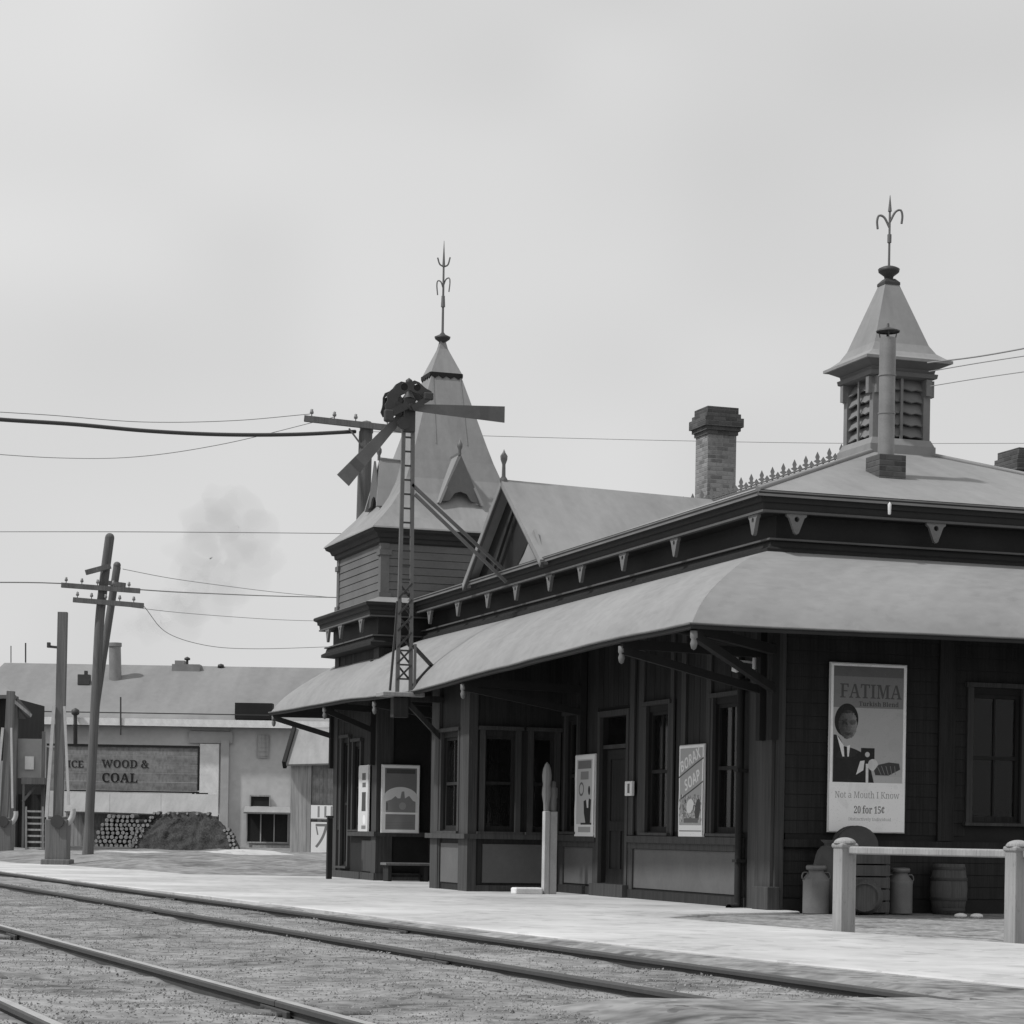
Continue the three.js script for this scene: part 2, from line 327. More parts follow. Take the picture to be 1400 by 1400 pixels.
{ // loose stones and cinders in the ballast, nobody could count them
  const r = rngOf(77), g = new THREE.OctahedronGeometry(1, 0), N = 46000, o = new THREE.InstancedMesh(planarUV(clean(g)), mat(0.22, null, 1, 1), N), m = new THREE.Matrix4(), c = new THREE.Color();
  for (let i = 0; i < N; i++) {
    const z = -10.5 - 30 * r() ** 1.6, x = railX(1 + 6.5 * r(), z), s = 0.004 + 0.013 * r() * r() * r(), q = new THREE.Quaternion().setFromEuler(new THREE.Euler(r() * 6, r() * 6, r() * 6));
    const bare = [7.07, 5.59, 3.02, 1.52].some((k) => Math.abs(x - railX(k, z)) < 0.09), inCross = z > -13 && x > railX(4.7, z);
    m.compose(V(x, -0.083 + 0.05 * (hills(x * 0.9, z * 0.7) - 0.5) + 0.03 * (hills2(x * 3.1, z * 2.7) - 0.5), z), q, bare || inCross ? V(0.0001, 0.0001, 0.0001) : V(s * 1.5, s * 0.7, s)); o.setMatrixAt(i, m);
    const k = r() < 0.03 ? 0.5 : 0.85 + 0.55 * r(); o.setColorAt(i, c.setRGB(k, k, k));
  }
  o.name = 'ballast_stones'; o.userData.kind = 'stuff'; tag(o, 'loose pale and dark stones scattered over the track ballast', 'ballast'); scene.add(o);
}

// ================================================================== THE STATION
const SX = 13.03, SZ = -27.6;                              // the near corner of its walls; its long wall runs away along -z, its end wall along +x
const TX = -1.03, TZ0 = -15.38, TZ1 = -18.64, BX = -1.55, BZ0 = -8.05, BZ1 = -10.05, WIDTH = 6.5;
const st = thing('station_building', 'dark wooden railway station with pointed tower, louvred roof turret and deep curved awning', 'railway station', [SX, 0, SZ]);
// a wall lies in the plane x = plane (axis 'z') or z = plane (axis 'x'); out is the sign of its outward side
const onWall = (axis, plane, out) => (a0, a1, y0, y1, d0, d1) => (axis === 'z' ? box(plane + out * d0, plane + out * d1, y0, y1, a0, a1) : box(a0, a1, y0, y1, plane + out * d0, plane + out * d1));
function solidWall(W, a0, a1, y0, y1, holes, depth = 0.16) {
  const g = [], hs = [...holes].sort((p, q) => p[0] - q[0]); let a = a0;
  for (const [h0, h1, b, t] of hs) { if (h0 > a) g.push(W(a, h0, y0, y1, -depth, 0)); if (b > y0) g.push(W(h0, h1, y0, b, -depth, 0)); if (t < y1) g.push(W(h0, h1, t, y1, -depth, 0)); a = h1; }
  if (a < a1) g.push(W(a, a1, y0, y1, -depth, 0));
  return g;
}
function boards(parent, W, upright, a0, a1, y0, y1, pitch, holes, mats, seed) { // single boards nailed to a wall, cut round its openings
  const r = rngOf(seed), n = Math.max(1, Math.round((upright ? a1 - a0 : y1 - y0) / pitch)), st = (upright ? a1 - a0 : y1 - y0) / n;
  for (let i = 0; i < n; i++) {
    const lo = (upright ? a0 : y0) + i * st, hi = lo + st - 0.008;
    let free = [upright ? [y0, y1] : [a0, a1]];
    for (const [h0, h1, b, t] of holes) {
      const [c0, c1, k0, k1] = upright ? [h0, h1, b, t] : [b, t, h0, h1];
      if (c1 <= lo + 0.02 || c0 >= hi - 0.02) continue;
      free = free.flatMap(([p, q]) => [[p, Math.min(q, k0)], [Math.max(p, k1), q]].filter(([s, e]) => e - s > 0.04));
    }
    for (const [p, q] of free) {
      const d = 0.014 + 0.005 * r(), g = upright ? W(lo, hi, p, q, 0.001, d) : W(p, q, lo, hi, 0.001, d);
      if (!upright) { const P = g.attributes.position; for (let k = 0; k < P.count; k++) { /* lapped: the upper edge leans back */ const top = P.getY(k) > (lo + hi) / 2; if (top) { if (W.axis === 'z') P.setX(k, P.getX(k) - W.out * d * 0.7 * (Math.abs(P.getX(k) - W.plane) > d * 0.5 ? 1 : 0)); else P.setZ(k, P.getZ(k) - W.out * d * 0.7 * (Math.abs(P.getZ(k) - W.plane) > d * 0.5 ? 1 : 0)); } } g.computeVertexNormals(); }
      mesh('wall_board', g, mats[Math.floor(r() * mats.length)], parent);
    }
  }
}
function wallOf(axis, plane, out) { const W = onWall(axis, plane, out); W.axis = axis; W.plane = plane; W.out = out; return W; }
const sheetOn = (W, a0, a1, y0, y1, d) => { const q = W.plane + W.out * d, p = (a, y) => (W.axis === 'z' ? V(q, y, a) : V(a, y, q)); return fromTris(quad(p(a0, y0), p(a1, y0), p(a1, y1), p(a0, y1))); }; // a single sheet of glass
function windowIn(W, a0, a1, y0, y1, bars = 1) {
  const c = 0.09, w = mesh('window', [W(a0 - c, a0, y0 - 0.02, y1 + c, 0.002, 0.05), W(a1, a1 + c, y0 - 0.02, y1 + c, 0.002, 0.05), W(a0 - c - 0.03, a1 + c + 0.03, y1 + c, y1 + c + 0.06, 0.002, 0.08)], M.trim, st);
  mesh('window_sill', W(a0 - c - 0.04, a1 + c + 0.04, y0 - 0.06, y0 - 0.02, 0.003, 0.1), M.trim, w);
  const ym = (y0 + y1) / 2, s = [W(a0, a0 + 0.05, y0, y1, -0.09, -0.04), W(a1 - 0.05, a1, y0, y1, -0.09, -0.04), W(a0 + 0.05, a1 - 0.05, y0, y0 + 0.07, -0.09, -0.04), W(a0 + 0.05, a1 - 0.05, y1 - 0.05, y1, -0.09, -0.04), W(a0 + 0.05, a1 - 0.05, ym - 0.025, ym + 0.025, -0.09, -0.035)];
  for (let i = 1; i <= bars; i++) { const a = a0 + (a1 - a0) * i / (bars + 1); s.push(W(a - 0.012, a + 0.012, y0 + 0.07, y1 - 0.05, -0.085, -0.045)); }
  mesh('sash', s, M.body2, w);
  mesh('pane', sheetOn(W, a0 + 0.05, a1 - 0.05, y0 + 0.07, ym - 0.025, -0.066), M.glass, w);
  mesh('pane', sheetOn(W, a0 + 0.05, a1 - 0.05, ym + 0.025, y1 - 0.05, -0.066), M.glass, w);
}
// ---- long wall
const WL = wallOf('z', 0, -1), WR = wallOf('x', 0, 1);
const holesL = [[-1.91, -1.04, 1.0, 2.75], [-4.33, -3.5, 1.0, 2.75], [-6.2, -5.1, 0.2, 2.75], [-7.75, -7.25, 1.0, 2.75]];
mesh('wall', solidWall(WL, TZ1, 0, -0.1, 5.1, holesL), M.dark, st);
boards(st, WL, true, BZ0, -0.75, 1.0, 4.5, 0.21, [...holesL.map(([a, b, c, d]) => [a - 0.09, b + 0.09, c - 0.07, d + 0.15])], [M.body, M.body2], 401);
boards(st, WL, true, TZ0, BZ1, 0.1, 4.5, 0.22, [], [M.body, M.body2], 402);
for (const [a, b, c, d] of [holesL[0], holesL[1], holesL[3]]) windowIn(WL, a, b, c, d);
{ // door in its recess
  const d = mesh('door', [WL(-6.2, -5.1, 0.2, 2.25, -0.14, -0.1), WL(-6.2, -6.06, 0.2, 2.25, -0.1, -0.075), WL(-5.24, -5.1, 0.2, 2.25, -0.1, -0.075), WL(-6.06, -5.24, 0.2, 0.42, -0.1, -0.075), WL(-6.06, -5.24, 1.0, 1.15, -0.1, -0.075), WL(-6.06, -5.24, 2.1, 2.25, -0.1, -0.075), WL(-5.7, -5.6, 0.42, 1.0, -0.1, -0.076)], M.body2, st);
  mesh('door_handle', lathe([[0, 0], [0.03, 0.01], [0.032, 0.03], [0.012, 0.045], [0.012, 0.07]], 10).rotateZ(-Math.PI / 2).translate(0.03, 1.15, -5.17), M.ironGrey, d);
  mesh('door_frame', [WL(-6.3, -6.2, 0.1, 2.84, 0.002, 0.06), WL(-5.1, -5.0, 0.1, 2.84, 0.002, 0.06), WL(-6.2, -5.1, 2.75, 2.84, 0.002, 0.06), WL(-6.2, -5.1, 2.26, 2.32, -0.14, 0)], M.trim, st);
  mesh('transom_pane', sheetOn(WL, -6.2, -5.1, 2.32, 2.75, -0.088), M.glass, st);
  mesh('door_step', WL(-6.35, -4.95, 0.0, 0.19, 0.003, 0.14), M.trim, st);
}
for (const [a, b] of [[-5.0, -0.9], [BZ0, -6.3]]) mesh('wainscot_rail', [WL(a, b, 0.83, 0.93, 0.003, 0.09), WL(a, b, 0.74, 0.83, 0.003, 0.045)], M.trim, st);
mesh('wainscot_panel', WL(-4.82, -1.02, 0.16, 0.735, 0.001, 0.012), M.panel, st);
mesh('wainscot_panel', WL(-7.82, -6.48, 0.16, 0.735, 0.001, 0.012), M.panel, st);
for (const [a, b] of [[-5.0, -4.82], [-1.02, -0.9], [-6.48, -6.3], [BZ0, -7.82]]) mesh('wainscot_stile', WL(a, b, 0.13, 0.74, 0.002, 0.04), M.trim, st);
for (const [a, b] of [[-4.94, -0.76], [BZ0, -6.36]]) mesh('skirting', WL(a, b, -0.1, 0.13, 0.003, 0.06), M.body, st);
for (const [a, b] of [[-3.02, -2.86], [-2.14, -1.98], [-3.42, -3.3], [-4.62, -4.42], [-4.98, -4.8]]) mesh('pilaster', WL(a, b, 0.94, 4.5, 0.022, 0.05), M.trim, st);
mesh('corner_board', [box(-0.05, 0.7, 0.0, 4.5, 0.002, 0.05), box(-0.05, -0.002, 0, 4.5, -0.7, 0.002)].slice(1).concat([box(0.0, 0.12, 0, 4.5, 0.003, 0.045)]), M.trim, st);
mesh('corner_plinth', rbox(-0.12, 0.06, 0, 0.3, -0.4, 0.08), M.trim, st);
mesh('downspout', [cyl(V(-0.12, 0.02, -0.83), V(-0.12, 3.5, -0.83), 0.05), cyl(V(-0.12, 3.5, -0.83), V(-1.5, 3.72, -0.83), 0.05), tube([V(-0.12, 0.05, -0.83), V(-0.16, 0.0, -0.8), V(-0.3, -0.0, -0.72)], 0.05, 6, 8), ...[0.6, 1.8, 3.0].map((y) => box(-0.18, 0, y, y + 0.04, -0.9, -0.76))], M.dark, st);
// ---- end wall
const holesR = [[2.88, 3.62, 1.2, 2.9], [4.3, 5.04, 1.2, 2.9]];
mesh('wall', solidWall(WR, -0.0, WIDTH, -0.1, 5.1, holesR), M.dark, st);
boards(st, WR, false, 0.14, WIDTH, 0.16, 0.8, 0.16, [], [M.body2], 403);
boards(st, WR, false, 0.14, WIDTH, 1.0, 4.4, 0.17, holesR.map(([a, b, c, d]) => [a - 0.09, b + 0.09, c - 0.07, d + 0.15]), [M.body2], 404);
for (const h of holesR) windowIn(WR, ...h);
mesh('belt_rail', WR(0.125, WIDTH, 0.82, 0.92, 0.003, 0.09), M.body2, st);
mesh('skirting', WR(0.125, WIDTH, -0.1, 0.15, 0.003, 0.05), M.dark, st);
for (const a of [2.36, 5.5]) mesh('pilaster', WR(a, a + 0.24, 0.93, 4.4, 0.026, 0.06), M.body2, st);
// ---- back and far walls, floor: they close the building
mesh('wall', [box(-0.16, WIDTH, -0.1, 5.1, TZ1, TZ1 + 0.16), box(WIDTH - 0.16, WIDTH - 0.002, -0.1, 5.1, TZ1 + 0.17, -0.17), box(0.17, WIDTH - 0.17, 0, 0.05, TZ1 + 0.17, -0.17)], M.dark, st);
// ---- bay
{
  const WB = wallOf('z', BX, -1), WS = wallOf('x', BZ0, 1), WN = wallOf('x', BZ1, -1);
  const hf = [[-9.5, -8.6, 0.98, 2.5]], hs = [[-1.32, -0.8, 0.98, 2.5], [-0.5, -0.13, 0.98, 2.5]];
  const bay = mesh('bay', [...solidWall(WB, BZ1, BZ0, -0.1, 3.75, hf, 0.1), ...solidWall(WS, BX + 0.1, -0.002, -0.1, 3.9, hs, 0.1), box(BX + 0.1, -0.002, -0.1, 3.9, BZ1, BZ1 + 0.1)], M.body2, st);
  windowIn(WB, ...hf[0]); for (const h of hs) windowIn(WS, ...h, 0);
  const z = BZ0 + 0.075;
  mesh('bay_pilaster', [WB(BZ0 - 0.42, BZ0 + 0.05, -0.1, 3.4, 0.002, 0.05), WS(BX - 0.001, BX + 0.1, -0.1, 3.4, 0.002, 0.048)], M.trim, bay);
  mesh('bay_pilaster', WB(BZ1, BZ1 + 0.42, -0.1, 3.4, 0.002, 0.05), M.trim, bay);
  mesh('bay_sill', [WB(BZ1 - 0.05, BZ0 + 0.12, 0.84, 0.92, 0.052, 0.13), WS(BX - 0.05, -0.05, 0.84, 0.92, 0.05, 0.118)], M.trim, bay);
  mesh('bay_panel', WB(BZ1 + 0.52, BZ0 - 0.52, 0.12, 0.76, 0.002, 0.02), M.panel, bay);
  mesh('bay_panel', WS(BX + 0.22, -0.12, 0.14, 0.76, 0.002, 0.02), M.panel, bay);
  mesh('bay_strip', [WB(BZ1 + 0.42, BZ1 + 0.48, -0.1, 0.84, 0.002, 0.035), WB(BZ0 - 0.48, BZ0 - 0.42, -0.1, 0.84, 0.002, 0.035), WS(BX + 0.1, -0.05, -0.1, 0.1, 0.002, 0.04)], M.trim, bay);
}
// ---- tower base
const WT = wallOf('z', TX, -1), WJ = wallOf('x', TZ0, 1);
const holesT = [[-18.0, -17.5, 0.25, 2.7], [-17.1, -16.6, 0.98, 2.6]];
mesh('tower_base', [...solidWall(WT, TZ1, TZ0, -0.1, 5.0, holesT), box(TX + 0.16, -0.002, -0.1, 5.0, TZ0 - 0.16, TZ0), box(TX + 0.16, -0.002, -0.1, 5.0, TZ1, TZ1 + 0.16)], M.dark, st);
boards(st, WT, true, TZ1 + 0.3, TZ0 - 0.3, 0.95, 4.5, 0.22, holesT.map(([a, b, c, d]) => [a - 0.09, b + 0.09, c - 0.07, d + 0.15]), [M.body, M.body2], 405);
for (const h of holesT) windowIn(WT, ...h, 0);
mesh('corner_board', [WT(TZ0 - 0.3, TZ0 + 0.04, -0.1, 4.5, 0.002, 0.045), WJ(TX - 0.001, TX + 0.28, -0.1, 4.5, 0.002, 0.038)], M.trim, st);
mesh('corner_board', WT(TZ1, TZ1 + 0.3, -0.1, 4.5, 0.002, 0.045), M.trim, st);
mesh('wainscot_panel', WT(-16.4, TZ0 - 0.3, 0.16, 0.76, 0.002, 0.03), M.trim, st);
mesh('skirting', [WT(TZ1, TZ0 + 0.06, -0.1, 0.14, 0.046, 0.08), WJ(TX - 0.045, -0.05, -0.1, 0.138, 0.044, 0.078)], M.trim, st);
mesh('wainscot_rail', [WT(-17.3, TZ0 + 0.1, 0.84, 0.93, 0.046, 0.1), WJ(TX - 0.045, -0.05, 0.84, 0.928, 0.044, 0.09)], M.trim, st);

// ---- awning: a curved roof with a mitred corner, sagging a little between its brackets
const awnTop = [[-0.05, 4.68], [0.27, 4.61], [0.82, 4.42], [1.38, 4.11], [1.75, 3.85], [1.95, 3.66], [2.1, 3.46]];
const awnCurve = new THREE.CatmullRomCurve3(awnTop.map(([o, y]) => V(o, y, 0))).getPoints(16).map((p) => [p.x, p.y]);
const awnUnder = [[2.1, 3.4], [2.02, 3.4], [1.82, 3.66], [1.3, 4.0], [0.8, 4.28], [0.2, 4.46], [-0.05, 4.5]];
const sagN = latticeNoise(40, 40, 88);
function sag(z, o) { // z measured along the wall
  const t = -z, k = [[-3, 0], [0, 0.0], [5, -0.085], [9.4, -0.2], [10, -0.205], [14, -0.12], [20, -0.1]]; let s = 0;
  for (let i = 0; i < k.length - 1; i++) if (t >= k[i][0] && t <= k[i + 1][0]) s = k[i][1] + (k[i + 1][1] - k[i][1]) * (t - k[i][0]) / (k[i + 1][0] - k[i][0]);
  return Math.max(0, o / 2.1) * (s + 0.022 * (sagN(t * 0.9, o * 1.2) - 0.5));
}
function awningStrip(profile, point, n) { // point(o, y, t) for t in 0..1
  const rows = []; for (let i = 0; i <= n; i++) rows.push(profile.map(([o, y]) => point(o, y, i / n)));
  const pos = rows.flat().flatMap((p) => [p.x, p.y, p.z]), idx = [], m = profile.length;
  for (let i = 0; i < n; i++) for (let j = 0; j < m - 1; j++) { const a = i * m + j; idx.push(a, a + 1, a + m, a + 1, a + m + 1, a + m); }
  const g = new THREE.BufferGeometry(); g.setAttribute('position', new THREE.BufferAttribute(new Float32Array(pos), 3)); g.setIndex(idx); g.computeVertexNormals();
  const uv = []; for (let i = 0; i <= n; i++) { let v = 0; for (let j = 0; j < m; j++) { if (j) v += rows[i][j].distanceTo(rows[i][j - 1]); uv.push(rows[i][j].x + rows[i][j].z, v); } } // along the eaves, down the slope
  g.setAttribute('uv', new THREE.BufferAttribute(new Float32Array(uv), 2));
  return g;
}
const pl = (o, y, t) => { const z0 = o, z1 = TZ1 - Math.max(0, o) * 0.6, z = z0 + (z1 - z0) * t; return V(-o, y + sag(z, o), z); };
const pr = (o, y, t) => { const x = -o + (WIDTH + 1.5 + o) * (1 - t); return V(x, y + 0.0 + Math.max(0, o) * 0.012 * (sagN(x * 0.8, o) - 0.5), o); };
const pf = (o, y, t) => { const x = -o + (WIDTH + o) * t; return V(x, y + sag(TZ1, o), TZ1 - Math.max(0, o) * 0.6); };
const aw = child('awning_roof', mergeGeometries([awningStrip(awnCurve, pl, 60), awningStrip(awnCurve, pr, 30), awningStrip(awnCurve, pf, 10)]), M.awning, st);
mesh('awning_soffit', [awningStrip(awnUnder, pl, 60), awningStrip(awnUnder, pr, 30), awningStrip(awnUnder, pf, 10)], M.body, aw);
{
  const fas = [[2.1, 3.46], [2.125, 3.462], [2.125, 3.395], [2.1, 3.395], [2.02, 3.4]];
  mesh('awning_fascia', [awningStrip(fas, pl, 60), awningStrip(fas, pr, 30), awningStrip(fas, pf, 10)], M.cornice, aw);
  const gut = [[2.118, 3.452], [2.15, 3.465], [2.15, 3.442], [2.126, 3.44]];
  mesh('awning_gutter', [awningStrip(gut, pl, 60), awningStrip(gut, pr, 30)], M.ironGrey, aw);
}
function bracket(p, dir, reach, drop) { // p on the wall; dir outward
  const e = p.clone().addScaledVector(dir, reach), g = [
    bar(V(p.x, 3.36 - drop, p.z).addScaledVector(dir, 0.06), V(e.x, 3.4 - drop, e.z), 0.09, 0.12),
    bar(V(p.x, 2.85, p.z).addScaledVector(dir, 0.06), V(e.x, 3.32 - drop, e.z), 0.08, 0.1),
    bar(V(p.x, 2.2, p.z).addScaledVector(dir, 0.09), V(p.x, 4.2, p.z).addScaledVector(dir, 0.09), 0.1, 0.12)];
  const b = mesh('bracket', g, M.dark, st);
  mesh('pendant', lathe([[0, -0.2], [0.03, -0.18], [0.045, -0.12], [0.03, -0.07], [0.045, -0.05], [0.045, 0.03], [0, 0.03]], 10).translate(e.x, 3.34 - drop, e.z), M.corbel, b);
}
for (const [z, d] of [[-0.25, 0.02], [-6.9, 0.14], [-12.0, 0.16]]) bracket(V(0, 0, z), V(-1, 0, 0), 2.06, d);
bracket(V(TX, 0, TZ0 - 0.15), V(-1, 0, 0), 1.03, 0.1);
bracket(V(0, 0, 0), V(-1, 0, 1).normalize(), 2.9, 0);
bracket(V(TX, 0, TZ1), V(-0.7, 0, -0.72).normalize(), 1.5, 0.08);
for (const x of [4.15]) bracket(V(x, 0, 0), V(0, 0, 1), 2.04, 0);
mesh('lamp_bracket', [bar(V(-0.02, 3.24, -0.6), V(-0.32, 3.26, -0.6), 0.025), lathe([[0.03, 0.1], [0.035, 0.0], [0.06, -0.02], [0.06, -0.08], [0.0, -0.1]], 12).translate(-0.3, 3.2, -0.6), lathe([[0, 0.06], [0.028, 0.05], [0.028, -0.1], [0, -0.1]], 10).translate(-0.12, 3.24, -0.42)], M.white, st);

// ---- frieze, mouldings, cornice
const path = [[WIDTH + 1.5, 0], [0, 0], [0, TZ0]];
const tpath = [[0.35, TZ0], [TX, TZ0], [TX, TZ1], [WIDTH, TZ1]];
const frieze = [[-0.02, 4.6], [0.07, 4.6], [0.07, 5.1], [-0.02, 5.1]];
const mould = [[0.06, 4.55], [0.3, 4.58], [0.3, 4.64], [0.22, 4.68], [0.2, 4.75], [0.06, 4.77]];
const mouldBead = [[0.2, 4.755], [0.245, 4.76], [0.245, 4.785], [0.06, 4.79], [0.06, 4.77]];
const corn = [[0.05, 5.1], [0.41, 5.12], [0.43, 5.2], [0.47, 5.21], [0.48, 5.27], [0.56, 5.3], [0.57, 5.345], [0.05, 5.36]];
const cornBead = [[0.36, 5.085], [0.435, 5.085], [0.435, 5.115], [0.36, 5.118]];
mesh('frieze', sweep(path, frieze), M.cornice, st);
mesh('base_moulding', [sweep(path, mould)], M.dark, st);
mesh('moulding_bead', sweep(path, mouldBead), M.bead, st);
const cornice = mesh('cornice', sweep(path, corn), M.cornice, st);
mesh('cornice_bead', sweep(path, cornBead), M.bead, cornice);
const low = (p, k = 0.72, dy = -0.09) => p.map(([o, y]) => [o * k, y + dy]);
mesh('frieze', sweep(tpath, low(frieze, 1)), M.cornice, st);
mesh('base_moulding', sweep(tpath, low(mould, 0.9, -0.12)), M.dark, st);
mesh('moulding_bead', sweep(tpath, low(mouldBead, 0.9, -0.12)), M.bead, st);
const tcorn = mesh('cornice', sweep(tpath, low(corn)), M.cornice, st);
mesh('cornice_bead', sweep(tpath, low(cornBead)), M.bead, tcorn);
// pointed corbels with a drilled hole, hanging under the cornice
const corbelGeo = join(plate([[-0.14, 0], [0.14, 0], [0.14, -0.035], [0.105, -0.06], [0.03, -0.25], [0, -0.27], [-0.03, -0.25], [-0.105, -0.06], [-0.14, -0.035]], 0.05, [[0, -0.075, 0.035]]));
function corbelAt(x, y, z, ry) { const o = child('corbel', corbelGeo, M.corbel, st); o.position.set(x, y, z); o.rotation.y = ry; }
for (const z of [0.08, -2.53, -4.48, -6.25, -7.68, -9.33, -10.83, -12.54, -14.28]) corbelAt(-0.385, 5.09, z, -Math.PI / 2);
for (const x of [0.06, 2.07, 4.1, 6.1]) corbelAt(x, 5.09, 0.385, 0);
for (const z of [-15.75, -17.3, -18.3]) corbelAt(TX - 0.28, 5.0, z, -Math.PI / 2);

// ---- main hip roof and the cross gable over the bay
const RX = 3.24, RY = 6.72, E0 = 0.57;
mesh('main_roof', [
  slab([V(-E0, 5.335, E0), V(WIDTH + E0, 5.335, E0), V(RX, RY, -RX)], 0.07),
  slab([V(-E0, 5.335, TZ1), V(-E0, 5.335, E0), V(RX, RY, -RX), V(RX, RY, -15.4)], 0.07),
  slab([V(WIDTH + E0, 5.335, E0), V(WIDTH + E0, 5.335, TZ1), V(RX, RY, -15.4), V(RX, RY, -RX)], 0.07),
  slab([V(WIDTH + E0, 5.335, TZ1 - 0.4), V(-0.4, 5.335, TZ1 - 0.4), V(RX, RY, -15.4)], 0.07)], M.roof, st);
mesh('hip_roll', [cyl(V(-E0, 5.345, E0), V(RX, RY + 0.01, -RX), 0.035, 0.035, 8), cyl(V(WIDTH + E0, 5.345, E0), V(RX, RY + 0.01, -RX), 0.035, 0.035, 8)], M.roof, st);
mesh('roof_peg', lathe([[0, -0.14], [0.02, -0.13], [0.025, 0], [0, 0.03]], 8).translate(1.28, 5.26, 0.6), M.white, st);
{
  const gz = -9.55, hw = 2.05, ay = 6.86, by = 5.3, fx = -0.62;
  const g = mesh('gable_dormer', [
    slab([V(fx, by, gz + hw), V(RX, by + 0.2, gz + hw + 0.1), V(RX, ay - 0.1, gz), V(fx, ay, gz)].map((p) => p), 0.09),
    slab([V(fx, ay, gz), V(RX, ay - 0.1, gz), V(RX, by + 0.2, gz - hw - 0.1), V(fx, by, gz - hw)], 0.09)], M.roof, st);
  mesh('gable_wall', slab([V(-0.4, by, gz - hw + 0.1), V(-0.4, by, gz + hw - 0.1), V(-0.4, ay - 0.12, gz)], 0.08), M.dark, g);
  mesh('barge_board', bar(V(fx + 0.03, by - 0.08, gz + hw), V(fx + 0.03, ay - 0.08, gz), 0.05, 0.1), M.bead, g); mesh('barge_board', bar(V(fx + 0.03, by - 0.08, gz - hw), V(fx + 0.03, ay - 0.08, gz), 0.05, 0.1), M.bead, g);
  mesh('gable_strut', bar(V(fx + 0.14, 5.4, gz - 0.75), V(fx + 0.14, 6.45, gz + 0.42), 0.05, 0.07), M.body, g);
  mesh('gable_lit_patch', slab([V(fx + 0.1, 5.28, -9.0), V(fx + 0.1, 5.28, -7.6), V(fx + 0.1, 5.86, -8.12), V(fx + 0.1, 5.5, -8.6)], 0.05), M.roof, g);  // sunlit part of the gable wall, put in as a pale roof-coloured panel
  mesh('gable_finial', [lathe([[0.06, 0], [0.07, 0.05], [0.035, 0.1], [0.03, 0.3], [0.06, 0.38], [0.065, 0.44], [0.025, 0.5], [0, 0.56]], 8).translate(fx + 0.05, ay - 0.05, gz)], M.ironGrey, g);
}
// ridge cresting: tall lily points with short ones between
{
  const tall = join([plate([[-0.012, 0], [0.012, 0], [0.014, 0.07], [0.06, 0.1], [0.035, 0.12], [0.02, 0.12], [0.035, 0.17], [0, 0.25], [-0.035, 0.17], [-0.02, 0.12], [-0.035, 0.12], [-0.06, 0.1], [-0.014, 0.07]], 0.018)]);
  const short = join([plate([[-0.012, 0], [0.012, 0], [0.014, 0.05], [0.04, 0.08], [0, 0.14], [-0.04, 0.08], [-0.014, 0.05]], 0.018)]);
  mesh('cresting_rail', [box(RX - 0.02, RX + 0.02, RY, RY + 0.03, -15.2, -RX - 0.55), box(RX - 0.012, RX + 0.012, RY + 0.05, RY + 0.07, -15.2, -RX - 0.55)], M.ironGrey, st);
  for (let i = 0; i < 56; i++) { const o = child('cresting_point', i % 2 ? short : tall, M.ironGrey, st); o.position.set(RX, RY + 0.01, -RX - 0.62 - i * 0.205); o.rotation.y = -0.7; }
}
